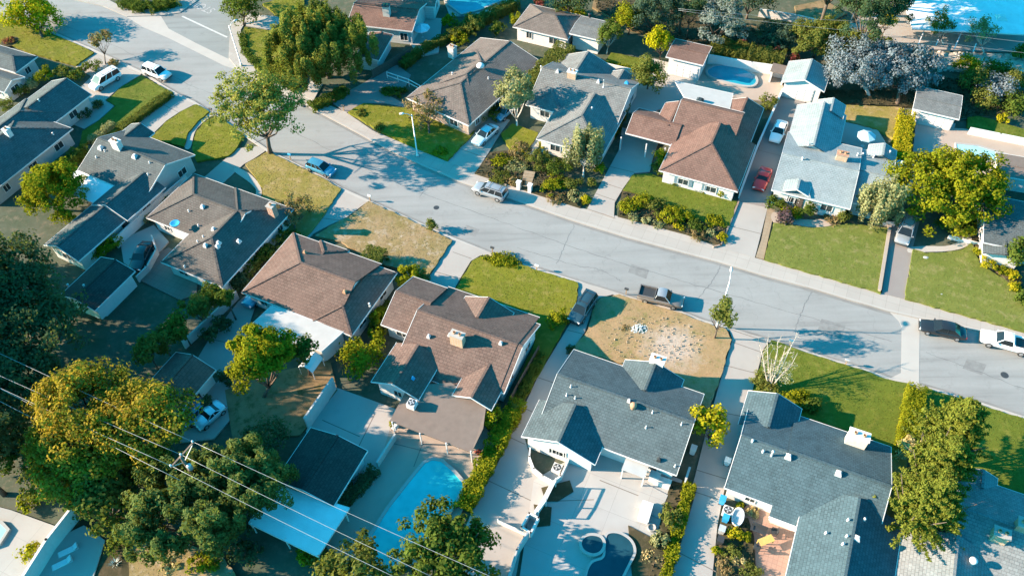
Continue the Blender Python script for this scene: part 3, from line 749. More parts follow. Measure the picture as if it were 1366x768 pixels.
def railing(label, pts, h, mat='white_paint', step=1.8, rails=(.5, 1.0), group=None, name='railing'):
    W = [P(q, .1) for q in pts]; o = Vector((W[0].x, W[0].y, 0)); root = thing(name, label, 'railing', tuple(o), 0, group)
    for a, b in zip(W, W[1:]):
        a = a - o; b = b - o; L = (b - a).length; n = max(1, int(L / step)); d = (b - a).normalized()
        for i in range(n + 1):
            q = a + d * (i * L / n); m = MB(); m.box((q.x, q.y, 0.02), .1, .1, h, math.atan2(d.y, d.x)); m.build('post', [MATS[mat]], root)
        for k in rails:
            m = MB(); m.bar((a.x, a.y, h * k + .02), (b.x, b.y, h * k + .02), .09, .12); m.build('rail', [MATS[mat]], root)
    return root
# ---------------------------------------------------------------- material library
asphalt_mat('asphalt', (.232, .24, .24)); asphalt_mat('asphalt_side', (.2, .215, .215))
concrete_mat('concrete', (.38, .362, .34), .22); concrete_mat('sidewalk', (.36, .335, .31), .22, 1.5); concrete_mat('driveway', (.335, .315, .295), .25)
concrete_mat('white_concrete', (.37, .365, .355), .28, 3.2); concrete_mat('patio_beige', (.36, .3, .255), .25); concrete_mat('brown_paver', (.21, .165, .14), .3, .8); concrete_mat('pink_brick', (.38, .24, .19), .3, .45)
concrete_mat('grey_drive', (.23, .21, .2), .25); concrete_mat('brick_path', (.3, .235, .165), .25, .6)
ground_mat('dirt', (.1, .108, .082), (.06, .08, .05), (.15, .13, .095)); ground_mat('dry_hill', (.27, .19, .105), (.18, .13, .07), (.08, .085, .03))
GREEN = dict(a=(.115, .14, .017), b_=(.085, .115, .014), c=(.155, .16, .03))
ground_mat('grass', **GREEN); ground_mat('grass_lime', (.165, .165, .016), (.125, .138, .015), (.215, .185, .045)); ground_mat('grass_cool', (.15, .165, .038), (.112, .14, .026), (.215, .2, .075))
ground_mat('grass_dry', (.3, .215, .125), (.21, .165, .065), (.38, .31, .23)); ground_mat('grass_mixed', (.27, .21, .08), (.19, .17, .035), (.33, .25, .13))
ground_mat('mulch', (.075, .06, .035), (.045, .045, .022), (.12, .09, .055)); ground_mat('stones', (.5, .45, .38), (.3, .27, .22), (.14, .12, .1), s1=1.5)
plain('joint', (.16, .14, .125), .9); plain('white_paint', (.62, .62, .61), .5, var=.05); plain('stucco', (.6, .595, .58), .85, var=.06); plain('stucco_grey', (.42, .42, .41), .85, var=.08); plain('stucco_cream', (.62, .58, .52), .85)
plain('teal_paint', (.24, .42, .47), .5); plain('glass', (.03, .045, .05), .1, spec=.4); plain('vent_metal', (.5, .51, .52), .6, 0); plain('terracotta', (.42, .24, .14), .8); plain('white_flat', (.38, .385, .38), .75, var=.07, scale=.8)
plain('pale_blue_roof', (.68, .72, .73), .6, var=.09, scale=.7); plain('bark', (.1, .075, .055), .9, var=.35, scale=6); plain('pale_bark', (.5, .47, .42), .85, var=.25, scale=6); plain('dead_wood', (.4, .37, .32), .85, var=.15, scale=5)
plain('steel', (.55, .56, .57), .45, .4); plain('wood_pole', (.17, .12, .09), .9, var=.25, scale=5); plain('wire', (.33, .34, .35), .5, .2); plain('insulator', (.6, .66, .7), .3)
plain('dark_metal', (.05, .055, .06), .5, .3); plain('flat_brown_roof', (.15, .118, .1), .85, var=.1, scale=1.2); plain('blue_plastic', (.03, .3, .55), .4); plain('tan_wood', (.34, .22, .12), .8, var=.25, scale=4); plain('dark_wood', (.09, .07, .055), .85, var=.2)
plain('teal_umbrella', (.4, .6, .68), .7); plain('pool_tile', (.2, .5, .6), .4); plain('flower_red', (.45, .02, .05), .7); plain('rock', (.45, .41, .36), .9, var=.35, scale=3); plain('yellow_wood', (.5, .34, .1), .7); plain('shutter_blue', (.13, .21, .26), .6)
brick_mat('red_brick', (.38, .2, .12), (.3, .15, .1)); brick_mat('tan_brick', (.5, .34, .2), (.42, .27, .16)); siding_mat('siding', (.6, .6, .59)); siding_mat('siding_grey', (.5, .52, .52)); brick_mat('brown_brick', (.28, .19, .14), (.22, .15, .11))
roof_mat('roof_slate', (.082, .115, .128), bstr=.4); roof_mat('roof_blue_grey', (.07, .115, .135), bstr=.4); roof_mat('roof_brown', (.152, .106, .09), row=.36, w_=.5); roof_mat('roof_red_brown', (.18, .11, .09)); roof_mat('roof_warm_grey', (.115, .107, .1)); roof_mat('roof_mid_grey', (.1, .118, .122))
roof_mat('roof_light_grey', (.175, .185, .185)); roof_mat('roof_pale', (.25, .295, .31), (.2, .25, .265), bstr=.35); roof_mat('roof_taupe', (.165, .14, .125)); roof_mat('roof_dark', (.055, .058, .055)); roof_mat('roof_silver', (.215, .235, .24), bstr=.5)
leaf_mat('leaf_green', (.038, .066, .014), (.085, .115, .02)); leaf_mat('leaf_dark', (.03, .058, .032), (.055, .088, .042)); leaf_mat('leaf_lime', (.082, .102, .006), (.2, .2, .012)); leaf_mat('leaf_bright', (.19, .19, .006), (.33, .3, .01)); leaf_mat('leaf_yellow', (.19, .18, .008), (.31, .27, .014))
leaf_mat('leaf_olive', (.06, .078, .018), (.12, .13, .03)); leaf_mat('leaf_sage', (.16, .17, .075), (.25, .25, .12)); leaf_mat('leaf_silver', (.1, .13, .15), (.17, .21, .245), (.23, .27, .3), .2); leaf_mat('leaf_gold', (.16, .135, .01), (.33, .25, .018), (.33, .21, .06)); leaf_mat('leaf_brown', (.14, .095, .05), (.2, .15, .07))
leaf_mat('leaf_plum', (.05, .035, .045), (.09, .06, .07)); leaf_mat('leaf_red', (.17, .03, .04), (.28, .05, .07), (.07, .09, .02)); leaf_mat('leaf_blue_grey', (.1, .13, .12), (.17, .2, .185)); leaf_mat('leaf_conifer', (.05, .075, .014), (.165, .178, .028)); leaf_mat('leaf_willow', (.06, .085, .018), (.17, .175, .035)); leaf_mat('leaf_cover', (.08, .09, .02), (.16, .15, .03), (.2, .14, .06))
leaf_mat('leaf_teal', (.03, .06, .045), (.06, .09, .06)); leaf_mat('leaf_soft', (.05, .08, .024), (.12, .15, .045)); leaf_mat('leaf_street', (.11, .125, .025), (.25, .245, .055)); leaf_mat('leaf_pale', (.3, .29, .2), (.4, .38, .28)); leaf_mat('leaf_straw', (.33, .25, .1), (.42, .34, .17))
def paint(n, c, metal=.2): plain(n, c, .28, metal, .03, 2., .6, .5)
paint('car_white', (.78, .79, .8), 0); paint('car_silver', (.34, .36, .38), .4); paint('car_blue', (.05, .24, .38)); paint('car_navy', (.03, .075, .1), .3); paint('car_tan', (.21, .185, .165), .3); paint('car_red', (.5, .03, .025), .1); paint('car_black', (.018, .022, .026), .2); paint('car_pale_blue', (.45, .62, .7), .3)
plain('car_glass', (.012, .017, .02), .08, spec=.45); plain('tyre', (.02, .02, .021), .9); plain('chrome', (.55, .56, .57), .3, .8); plain('dark_plastic', (.03, .032, .035), .6); plain('lamp_glass', (.75, .76, .74), .15); plain('tail_red', (.35, .02, .02), .3)
water_mat('pool_water', (.02, .38, .43), (.035, .46, .5)); water_mat('pool_dark', (.01, .045, .065), (.014, .06, .085)); MATS['pool_dark'].node_tree.nodes['Principled BSDF'].inputs['Specular IOR Level'].default_value = .15; MATS['pool_dark'].node_tree.nodes['Principled BSDF'].inputs['Roughness'].default_value = .2; water_mat('pool_pale', (.25, .52, .6), (.3, .6, .68))

# ---------------------------------------------------------------- ground
gb = MB(); gb.face([(-420, -120, 0), (420, -120, 0), (420, 700, 0), (-420, 700, 0)]); tag(gb.build('ground', [MATS['dirt']]), kind='structure')
NEAR = [(-160, -30), (-60, -5), (0, 23), (64, 40), (117, 63), (155, 80), (194, 98), (218, 114), (240, 127), (260, 136), (302, 162), (361, 202), (389, 215.5), (429, 235), (456, 251), (485, 264), (527, 283), (567, 300.6), (609, 319), (661, 340), (722, 360), (773, 376), (839, 396), (907, 415), (937, 427), (1000, 446), (1069, 466), (1111, 480), (1140, 488), (1187, 504), (1215, 510), (1311, 538), (1366, 556), (1500, 600)]
FAR = [(-60, -90), (20, -45), (101, 0), (137, 8), (169, 22)]
FAR2 = [(319, 94), (342, 105), (370, 120), (412.5, 143), (465, 171), (520, 201), (567, 223), (612, 242), (700, 272), (769, 296), (839, 317.5), (915, 338), (961, 350), (1020, 368), (1080, 384), (1140, 402), (1161, 408), (1184.6, 415), (1224, 424), (1304, 441), (1366, 456), (1500, 500)]
def g2(pts, z): return [tuple(P(q, z)[:2]) for q in pts]
mb = MB(); mb.slab(g2(NEAR, .004) + g2((FAR + [(225, 40), (305, 80)] + FAR2)[::-1], .004), -.05, .004); tag(mb.build('street', [MATS['asphalt']]), kind='structure')
mb = MB(); mb.slab(g2([(225, 40), (305, 80), (306, 54), (310, 26), (330, -30), (352, -90), (300, -90), (262, 0), (240, 18), (213, 21)], .01), -.05, .012); tag(mb.build('side_street', [MATS['asphalt_side']]), kind='structure')
mb = MB(); mb.slab(g2([(165, 20), (213, 19), (225, 38.5), (262, 58), (305, 79), (306, 60), (319, 94), (300, 88), (225, 51), (190, 36)], .02), -.05, .018); tag(mb.build('cross_gutter', [MATS['concrete']]), kind='structure')
mb = MB(); mb.slab(g2([(1184, 413.5), (1224, 423.5), (1227, 430), (1226, 512), (1187, 504.5), (1202, 497), (1203, 437), (1199, 428)], .02), -.05, .018); tag(mb.build('cross_gutter', [MATS['concrete']]), kind='structure')
def strip(name, line, w, side, mat, z, px_read=None):
    "a raised band of constant width beside a curb line"
    W = [Vector(P(q, 0)[:2]) for q in line]; out = []
    for i, p in enumerate(W):
        d = (W[min(i + 1, len(W) - 1)] - W[max(i - 1, 0)]).normalized(); out.append(p + Vector((-d.y, d.x)) * w * side)
    m = MB(); m.slab([tuple(p) for p in W] + [tuple(p) for p in out[::-1]], -.02, z); return tag(m.build(name, [MATS[mat]]), kind='structure')
concrete_mat('gutter', (.22, .22, .215), .6); strip('gutter', FAR2, .55, -1, 'gutter', .012); strip('gutter', NEAR, .4, 1, 'gutter', .012)
strip('curb', NEAR, .45, -1, 'concrete', .125)
# far sidewalk, between curb and garden edge
WALK = [(309, 28), (306, 54), (305, 77), (319, 94)] + FAR2[1:]
EDGE = [(1500, 487), (1366, 443), (1207, 399), (1168, 389), (1140, 381), (1017, 346.5), (956, 329), (915, 313), (823, 288), (773, 277), (710, 257), (690, 250), (633, 230), (595, 215), (544, 194), (497, 174), (462, 150), (426.5, 135), (387, 115), (356, 94), (333, 80), (324, 65), (321, 40), (332, 22)]
mb = MB(); mb.slab(g2(WALK, .12) + g2(EDGE, .12), -.02, .12); tag(mb.build('sidewalk', [MATS['sidewalk']]), kind='structure')
mb = MB(); mb.slab(g2([(20, -45), (101, 0), (137, 8), (169, 22), (213, 21), (240, 17), (263, 1), (290, -40), (270, -40), (244, -4), (225, 8), (195, 13), (160, 8), (120, -14), (40, -60)], .12), -.02, .118); tag(mb.build('sidewalk', [MATS['sidewalk']]), kind='structure')
# curb face along the far road edge
strip('curb', FAR2, .18, 1, 'concrete', .132)
# painted stop line and lettering on the side street (read by drivers coming down it)
mb = MB(); a, b = P((243, 22), .016), P((303, 50), .016); d = (b - a).normalized(); n = Vector((-d.y, d.x, 0)) * .16
mb.face([a - n, b - n, b + n, a + n]); plain('road_paint', (.42, .42, .41), .7, var=.18, scale=3); tag(mb.build('stop_line', [MATS['road_paint']]), kind='structure')
def text(txt, loc, size, rot, mat, name, ext=.002, parent=None, sx=1, sy=1):
    cu = bpy.data.curves.new(name, 'FONT'); cu.body = txt; cu.size = size; cu.align_x = 'CENTER'; cu.align_y = 'CENTER'; cu.extrude = ext
    o = bpy.data.objects.new(name, cu); COL.objects.link(o)
    dg = bpy.context.evaluated_depsgraph_get(); me = bpy.data.meshes.new_from_object(o.evaluated_get(dg)); bpy.data.objects.remove(o)
    me.materials.clear(); me.materials.append(MATS[mat]); q = bpy.data.objects.new(name, me); link(q, parent); q.location = loc; q.rotation_euler = rot; q.scale = (sx, sy, 1); return q
c_ = P((272, 10), .018); dd = (P((303, 50), 0) - P((243, 22), 0)); ang = math.atan2(dd.y, dd.x)
plain('road_text', (.31, .31, .31), .8, var=.25, scale=3)
tag(text('STOP', c_, 1.9, (0, 0, ang + math.pi), 'road_text', 'road_lettering', sx=1.05, sy=1.3), kind='structure')
for q, r in (((582, 277), .38), ((1340, 500), .42), ((404, 142), .3), ((428, 144), .34)):
    w = P(q, .0); zz = .008 if q[1] > 200 else .128
    mb = MB(); mb.lathe((w.x, w.y, zz), [(r, 0), (r, .008), (r * .85, .012)], 20); tag(mb.build('manhole_cover', [MATS['dark_metal']], None), 'round iron manhole cover ' + {582: 'in the road left of the silver wagon', 1340: 'in the road below the white pickup', 404: 'smaller and upper of two set in the sidewalk below the willow', 428: 'larger and lower of two set in the sidewalk below the willow'}[q[0]], 'manhole cover')

# ---------------------------------------------------------------- driveways, walks, patios
J = lambda *a: a
patch('driveway', [(117, 62), (155, 79), (172, 88), (190, 97), (187, 100), (162, 115), (140, 134), (153, 141), (132, 160), (112, 172), (95, 165), (118, 140), (104, 120), (122, 102), (101, 89), (110, 82), (127, 69)], MATS['driveway'])
patch('driveway', [(230, 124), (262, 138), (240, 149), (222, 161), (200, 182), (170, 172), (190, 148)], MATS['driveway'], joints=[((214, 138), (238, 150))])
patch('path', [(278, 148), (285, 152), (270, 164), (260, 176), (254, 197), (246, 196), (252, 176), (264, 162)], MATS['concrete'], smooth=True)
patch('driveway', [(305, 208), (316, 198), (345, 195), (356, 200), (338, 212), (325, 219), (293, 248), (255, 245), (268, 240)], MATS['driveway'])
patch('path', [(312, 228), (318, 224), (336, 234), (348, 250), (348, 262), (341, 263), (341, 252), (330, 241)], MATS['concrete'], smooth=True)
patch('driveway', [(440, 244), (456, 252), (490, 269), (462, 290), (440, 300), (417, 312), (380, 352), (345, 395), (330, 440), (322, 470), (300, 505), (262, 480), (280, 450), (318, 402), (345, 378), (398, 330), (429, 291)], MATS['driveway'], joints=[((429, 291), (455, 294)), ((398, 330), (417, 314)), ((281, 452), (325, 462))])
patch('driveway', [(604, 318.5), (632, 329), (658.7, 338), (640, 341), (628, 348), (614, 371), (600, 396), (562, 384), (580, 358)], MATS['driveway'], joints=[((604, 336), (629, 345)), ((580, 362), (614, 372))])
patch('driveway', [(772, 374), (800, 384), (824, 391), (800, 397), (793, 404), (780, 443), (760, 470), (739, 512), (722, 553), (700, 584), (708, 612), (722, 640), (737, 650), (700, 705), (684, 790), (610, 790), (622, 700), (640, 655), (662, 622), (717, 503), (762, 429), (770, 402)], MATS['driveway'], joints=[((717, 503), (741, 511)), ((692, 540), (722, 555)), ((674, 580), (700, 592)), ((650, 640), (710, 668)), ((757, 440), (781, 446))])
patch('driveway', [(972, 436), (1000, 445), (1028, 453), (1018, 466), (1008, 505), (985, 592), (968, 644), (957, 700), (948, 790), (884, 790), (892, 760), (905, 712), (927, 635), (946, 560), (962, 503), (977, 452)], MATS['driveway'], joints=[((977, 456), (1017, 470)), ((967, 487), (1010, 498)), ((952, 548), (996, 556)), ((928, 626), (974, 640)), ((922, 654), (965, 668)), ((903, 735), (955, 762)), ((968, 437), (1030, 458))])
patch('driveway', [(956, 330), (963, 325), (985.5, 265), (1003, 220), (1037, 135), (1046, 124), (1075, 135), (1063, 160), (1050, 185), (1040, 220), (1024, 277), (1007, 343)], MATS['grey_drive'], joints=[((1010, 200), (1042, 208))])
patch('driveway', [(957, 330), (963, 325.5), (985.5, 269), (1024, 277), (1007, 343.5)], MATS['driveway'], joints=[((975, 302), (1016, 312))])
patch('path', [(1024, 277), (1037, 281), (1031, 290), (1019, 345.5), (1008, 343), (1016, 318)], MATS['brick_path'])
patch('path', [(1030, 284), (1046, 283), (1062, 291), (1085, 293), (1104, 292), (1110, 300), (1086, 303), (1056, 299), (1032, 296)], MATS['patio_beige'], smooth=True)
patch('driveway', [(783, 279), (825, 201), (830, 170), (880, 185), (870, 214), (867, 229), (846, 231), (832, 250), (820, 270), (819, 289)], MATS['driveway'], joints=[((812, 222), (846, 230)), ((802, 243), (830, 252)), ((794, 258), (822, 268)), ((783, 278.5), (820, 291))])
patch('driveway', [(597, 216), (633, 174), (645, 150), (680, 160), (661, 188), (652, 203), (634, 231)], MATS['driveway'], joints=[((612, 198), (645, 210))])
patch('driveway', [(462, 150), (450, 142), (440, 135), (490, 108), (520, 80), (548, 100), (540, 118), (520, 128), (545, 141), (541, 143.5), (515, 138), (485, 137.5), (466, 149)], MATS['grey_drive'])
patch('driveway', [(1186, 318), (1195, 285), (1228, 290), (1217.4, 331.7), (1206.9, 398.5), (1176.4, 391)], MATS['grey_drive'])
patch('path', [(1213, 330), (1236, 328), (1262, 328), (1280, 322), (1286, 312), (1293, 313), (1296, 322), (1284, 331), (1262, 335), (1236, 336), (1213, 337)], MATS['concrete'], smooth=True)
patch('driveway', [(1222, 158), (1275, 165), (1263, 205), (1250, 250), (1212, 262), (1217, 211)], MATS['driveway'])
patch('path', [(330, 19), (370, 22), (376, 28), (362, 40), (328, 34)], MATS['concrete'])
patch('path', [(703, 205), (718, 177), (727, 179), (712, 207)], MATS['concrete'])
patch('path', [(415, 108), (430, 112), (418, 134), (404, 128)], MATS['concrete'])
# patios and yards
patch('patio', [(518, 560), (640, 560), (662, 588), (612, 690), (470, 790), (430, 720), (495, 640)], MATS['patio_beige'], joints=[((565, 588), (552, 622)), ((520, 590), (610, 612))])
patch('patio', [(436, 512), (495, 533), (528, 545), (520, 572), (500, 640), (440, 610), (408, 575)], MATS['concrete'], joints=[((500, 552), (470, 612)), ((430, 560), (480, 582))])
patch('patio', [(712, 640), (780, 600), (845, 612), (910, 640), (898, 680), (872, 730), (862, 790), (690, 790)], MATS['white_concrete'], joints=[((735, 668), (792, 666)), ((800, 640), (880, 672))])
patch('patio', [(1000, 668), (1062, 690), (1055, 790), (962, 790), (975, 700)], MATS['pink_brick'])
patch('patio', [(183, 372), (205, 340), (225, 330), (265, 350), (262, 392), (240, 400)], MATS['brown_paver'])
patch('patio', [(160, 320), (205, 300), (225, 322), (205, 345), (182, 362), (165, 350)], MATS['concrete'])
patch('patio', [(930, 65), (1040, 88), (1046, 124), (1028, 136), (905, 122), (915, 95)], MATS['patio_beige'])
patch('patio', [(250, 545), (300, 500), (345, 515), (285, 585), (240, 590)], MATS['driveway'])
patch('patio', [(-60, 660), (15, 680), (76, 702), (28, 790), (-60, 790)], MATS['white_concrete'])
patch('patio', [(1258, 170), (1290, 172), (1366, 190), (1420, 200), (1420, 260), (1330, 245), (1250, 215)], MATS['patio_beige'])
patch('patio', [(1120, 160), (1170, 172), (1188, 200), (1150, 200), (1110, 185)], MATS['concrete'])
patch('patio', [(540, 20), (590, 25), (585, 70), (560, 75), (545, 55)], MATS['concrete'])
patch('patio', [(570, -60), (680, -60), (690, 8), (640, 20), (600, 22)], MATS['concrete'])
patch('patio', [(860, 75), (935, 95), (920, 130), (870, 150), (838, 150), (850, 110)], MATS['concrete'])
patch('patio', [(780, 92), (838, 110), (850, 120), (820, 122)], MATS['white_concrete'])
patch('yard', [(60, 440), (150, 420), (240, 470), (180, 560), (20, 560)], MATS['dirt'])
patch('yard', [(300, 520), (350, 500), (440, 480), (450, 520), (400, 580), (310, 585)], MATS['dry_hill'])
patch('hillside', [(800, -40), (880, -20), (990, 30), (1060, 50), (1060, 66), (930, 60), (840, 40), (790, 10)], MATS['dry_hill'])
patch('hillside', [(1060, 8), (1100, 0), (1130, 18), (1095, 36), (1066, 40)], MATS['dry_hill'])
patch('terrace', [(1245, 70), (1366, 72), (1400, 95), (1300, 98), (1240, 88)], MATS['stones'])
patch('terrace', [(1250, -60), (1420, -60), (1420, 70), (1240, 66), (1130, 45), (1160, -60)], MATS['driveway'])
patch('yard', [(1260, 100), (1366, 120), (1366, 150), (1276, 160)], MATS['dirt'])
# planting beds
for q in ([(633, 231), (654, 203), (680, 200), (712, 207), (758, 240), (780, 262), (774, 277), (710, 257), (690, 249.5)], [(830, 254), (860, 262), (900, 282), (960, 300), (972, 306), (962, 326), (915, 312), (824, 288)],
          [(895, 640), (930, 650), (898, 760), (880, 790), (860, 790), (872, 730)], [(962, 690), (998, 690), (1006, 715), (1010, 790), (955, 790)], [(722, 650), (760, 640), (765, 655), (744, 668), (728, 668)], [(712, 672), (736, 676), (734, 700), (716, 702)],
          [(1296, 320), (1312, 335), (1330, 360), (1345, 376), (1366, 392), (1366, 380), (1335, 330), (1310, 310)], [(110, 650), (190, 690), (300, 740), (330, 790), (60, 790)], [(838, 700), (880, 722), (862, 790), (845, 790)], [(1080, 520), (1118, 545), (1105, 556), (1060, 545)]):
    patch('planting_bed', q, MATS['mulch'], smooth=False)
# a bare pale heart in the parched yard, fading outward into tan stubble
m_, nt_, b_ = newmat('grass_parched'); w_ = wpos(nt_); ds = nt_.nodes.new('ShaderNodeVectorMath'); ds.operation = 'DISTANCE'; nt_.links.new(w_, ds.inputs[0]); ds.inputs[1].default_value = tuple(P((898, 465), .15))
ad_ = nt_.nodes.new('ShaderNodeMath'); ad_.operation = 'MULTIPLY_ADD'; nt_.links.new(noise(nt_, .7, 6, .75, w_), ad_.inputs[0]); ad_.inputs[1].default_value = 6.5; nt_.links.new(ds.outputs['Value'], ad_.inputs[2])
base_ = mixc(nt_, ramp(nt_, noise(nt_, .45, 6, .7, w_), .38, .62), (.32, .215, .11), (.24, .175, .08))
base_ = mixc(nt_, ramp(nt_, noise(nt_, .9, 6, .75, w_), .54, .66, 0, .8), base_, (.17, .16, .04))
base_ = mixc(nt_, ramp(nt_, ad_.outputs[0], 7.2, 4.6, 0, .85), base_, (.42, .35, .3))
base_ = mixc(nt_, ramp(nt_, noise(nt_, 3.2, 7, .85, w_), .4, .7, 0, .45), base_, (.14, .1, .06)); nt_.links.new(base_, b_.inputs['Base Color']); b_.inputs['Roughness'].default_value = .95; bump(nt_, b_, noise(nt_, 3., 7, .85, w_), .5, .06); MATS['grass_parched'] = m_
# tar seams and utility patches in the street
plain('tar', (.1, .102, .105), .6, var=.2, scale=3); plain('patch_asphalt', (.175, .18, .18), .9, var=.18, scale=1.5)
rs_ = random.Random(12)
def seam(pts, w=.026, wob=.1):
    L = smooth_line([Vector(P(q, 0)) for q in pts], False, 14); m = MB(); pr = None
    for i, p in enumerate(L):
        p = Vector(p); d = (Vector(L[min(i + 1, len(L) - 1)]) - Vector(L[max(i - 1, 0)])).normalized(); n = Vector((-d.y, d.x, 0)); c = p + n * rs_.uniform(-wob, wob); k = w * rs_.uniform(.5, 1.4)
        cur = (c + n * k + Vector((0, 0, .009)), c - n * k + Vector((0, 0, .009)))
        if pr: m.face([pr[1], cur[1], cur[0], pr[0]])
        pr = cur
    tag(m.build('tar_seam', [MATS['tar']]), kind='structure')
seam([(300, 130), (420, 190), (520, 240), (640, 285), (780, 335), (900, 372), (1040, 412), (1190, 455)]); seam([(560, 262), (572, 250), (586, 240)]); seam([(742, 352), (756, 322), (766, 300)]); seam([(930, 400), (952, 372), (962, 352)]); seam([(1060, 440), (1072, 410), (1084, 388)]); seam([(690, 330), (760, 352), (800, 360), (830, 376)]); seam([(1235, 470), (1290, 490), (1370, 520)]); seam([(60, 25), (150, 60), (250, 112), (300, 130)])
for q in ([(842, 352), (866, 360), (862, 372), (838, 363)], [(622, 300), (640, 306), (634, 316), (616, 309)], [(1096, 425), (1128, 434), (1122, 452), (1090, 442)], [(1290, 478), (1316, 486), (1310, 500), (1284, 491)]):
    m = MB(); m.slab(g2(q, 0), -.02, .007); tag(m.build('road_patch', [MATS['patch_asphalt']]), kind='structure')
# ---------------------------------------------------------------- lawns
lawn('bright lawn behind the street corner under the yellow tree', [(-30, 10), (0, 24), (62, 42), (116, 65), (125, 70), (101, 87), (45, 72), (20, 62), (-30, 50)], 'grass_lime')
lawn('lawn with a long clipped hedge beside the white van drive', [(165, 114), (188, 101), (229, 123), (200, 143), (160, 172), (105, 195), (110, 175), (133, 160), (154, 141), (142, 134)], 'grass')
lawn('lawn left of the curved garden path', [(262, 139), (279, 149), (264, 161), (251, 176), (245, 195), (200, 184), (223, 161), (241, 149)], 'grass_lime')
lawn('lawn right of the curved garden path', [(287, 154), (303, 164), (325, 180), (315, 198), (304, 208), (262, 215), (256, 197), (261, 177), (272, 164)], 'grass_lime')
lawn('half dry lawn beside the blue hatchback', [(357, 202), (389, 217), (429, 237), (455, 252), (430, 289), (398, 328), (372, 320), (355, 280), (350, 262), (349, 249), (338, 233), (327, 219), (340, 212)], 'grass_mixed', smooth=False)
lawn('dry straw coloured lawn with a box hedge', [(492, 268), (500, 272), (545, 292), (603, 320), (578, 358), (560, 384), (540, 360), (500, 350), (455, 322), (420, 314), (440, 301), (464, 290)], 'grass_dry')
lawn('green front lawn between driveway and navy car', [(662, 341), (722, 361.5), (771, 377), (769, 402), (758, 428), (735, 470), (690, 440), (640, 410), (600, 397), (615, 372), (630, 348), (642, 342)], 'grass_lime')
lawn('parched front yard beside the pickup truck', [(795, 403), (802, 397), (826, 392), (840, 397), (907, 416.5), (937, 429), (968, 438), (976, 453), (961, 503), (945, 545), (905, 510), (850, 490), (780, 470), (762, 468), (782, 443)], 'grass_parched', dens=14)
lawn('green lawn beside the bare white tree', [(1019, 467), (1029, 453), (1069, 467.5), (1140, 490), (1187, 506), (1213, 511), (1206, 600), (1190, 606), (1120, 570), (1050, 548), (1005, 520), (1010, 505)], 'grass')
lawn('lawn at the right edge beyond the conifers', [(1233, 516), (1311, 540), (1420, 575), (1420, 680), (1366, 665), (1300, 630), (1225, 610), (1220, 570)], 'grass')
lawn('wide even lawn above the black sedan', [(1207.5, 398), (1218, 332), (1236, 337.5), (1262, 336.5), (1285, 332), (1297, 323), (1306, 350), (1326, 364), (1346, 376), (1362, 396), (1420, 420), (1420, 458), (1366, 442)], 'grass_cool')
lawn('worn lawn with pale patches in front of the pale roofed house', [(1020, 345.5), (1032, 297), (1056, 300), (1086, 304), (1111, 301), (1130, 298), (1185, 304), (1175, 391), (1168, 388)], 'grass_cool')
lawn('front lawn behind the flowering street border', [(844, 233), (868, 231), (880, 236), (905, 247), (983, 268), (974, 300), (962, 305), (900, 281), (860, 261), (831, 253)], 'grass')
lawn('lawn around the brownish street tree', [(464, 149), (485, 138), (541, 144), (600, 148), (640, 158), (632, 177), (597, 214), (545, 192.5), (511, 177)], 'grass_lime')
lawn('small lawn right of the blue parked sedan', [(668, 178), (684, 165), (718, 177), (702, 205), (680, 199)], 'grass_lime')
lawn('sunny lawn left of the willow', [(326, 36), (362, 41), (378, 28), (400, 36), (405, 108), (398, 112), (356, 92), (328, 70)], 'grass_lime')
lawn('lawn strip above the pale garden path', [(350, 5), (405, -10), (405, 25), (378, 27), (370, 21)], 'grass_lime')
lawn('back lawn behind the pale roofed house', [(1128, 140), (1203, 143), (1192, 185), (1170, 172), (1122, 160)], 'grass_mixed')
lawn('shaded back lawn below the round bright tree', [(815, 70), (870, 80), (865, 112), (840, 108), (800, 96)], 'grass')
lawn('lawn strip above the small right hand pool', [(1290, 150), (1366, 172), (1420, 185), (1420, 195), (1366, 190), (1290, 170)], 'grass')
lawn('shaded strip between the brown house and the navy car drive', [(720, 440), (756, 430), (716, 503), (680, 570), (660, 600), (655, 580), (690, 510)], 'grass', dens=14)
lawn('strip between slate house and blue grey house', [(1190, 606), (1212, 600), (1205, 790), (1168, 790), (1178, 715)], 'grass_mixed', dens=12)


# ground cover in the planting beds: nobody could count it
def cover(label, px, dens=16, blade=.13, height=.22, mat='leaf_cover'):
    return lawn(label, px, mat, dens, blade, False, height, 'ground cover', base=MATS['mulch'])
cover('low ground cover in the terraced garden above the silver wagon', [(636, 231), (654, 206), (680, 202), (706, 208), (700, 246), (690, 248)])
cover('low ground cover in the garden between the steps and the carport drive', [(712, 210), (756, 240), (776, 262), (771, 274), (712, 255)])
cover('low ground cover in the flowering street border', [(832, 256), (860, 264), (900, 284), (960, 302), (968, 306), (960, 324), (915, 310), (826, 286)])
cover('ground cover in the bed beside the spa patio', [(896, 642), (928, 650), (896, 760), (880, 788), (862, 788), (874, 730)], 10)
cover('ground cover among the brick patio plants', [(963, 692), (996, 692), (1004, 715), (1006, 788), (956, 788)], 8)
cover('ground cover along the curved bed at the right edge', [(1298, 322), (1313, 337), (1331, 361), (1346, 377), (1364, 390), (1364, 382), (1337, 332), (1311, 312)], 14)
0 and cover('wild ground cover below the feathery tree', [(112, 652), (190, 692), (298, 742), (325, 788), (65, 788)], 30, .07, .08)
cover('wild grass on the slope at the top edge', [(800, -30), (880, -15), (985, 32), (1050, 52), (1050, 64), (930, 58), (842, 38), (795, 10)], 8, .12, .2, 'leaf_straw')
cover('ivy and weeds behind the far row of houses', [(1244, 100), (1366, 122), (1366, 148), (1278, 158), (1246, 118)], 12, .15, .25)
cover('weeds under the silver leaved trees', [(1085, 120), (1240, 120), (1236, 142), (1130, 138)], 8, .12, .18)

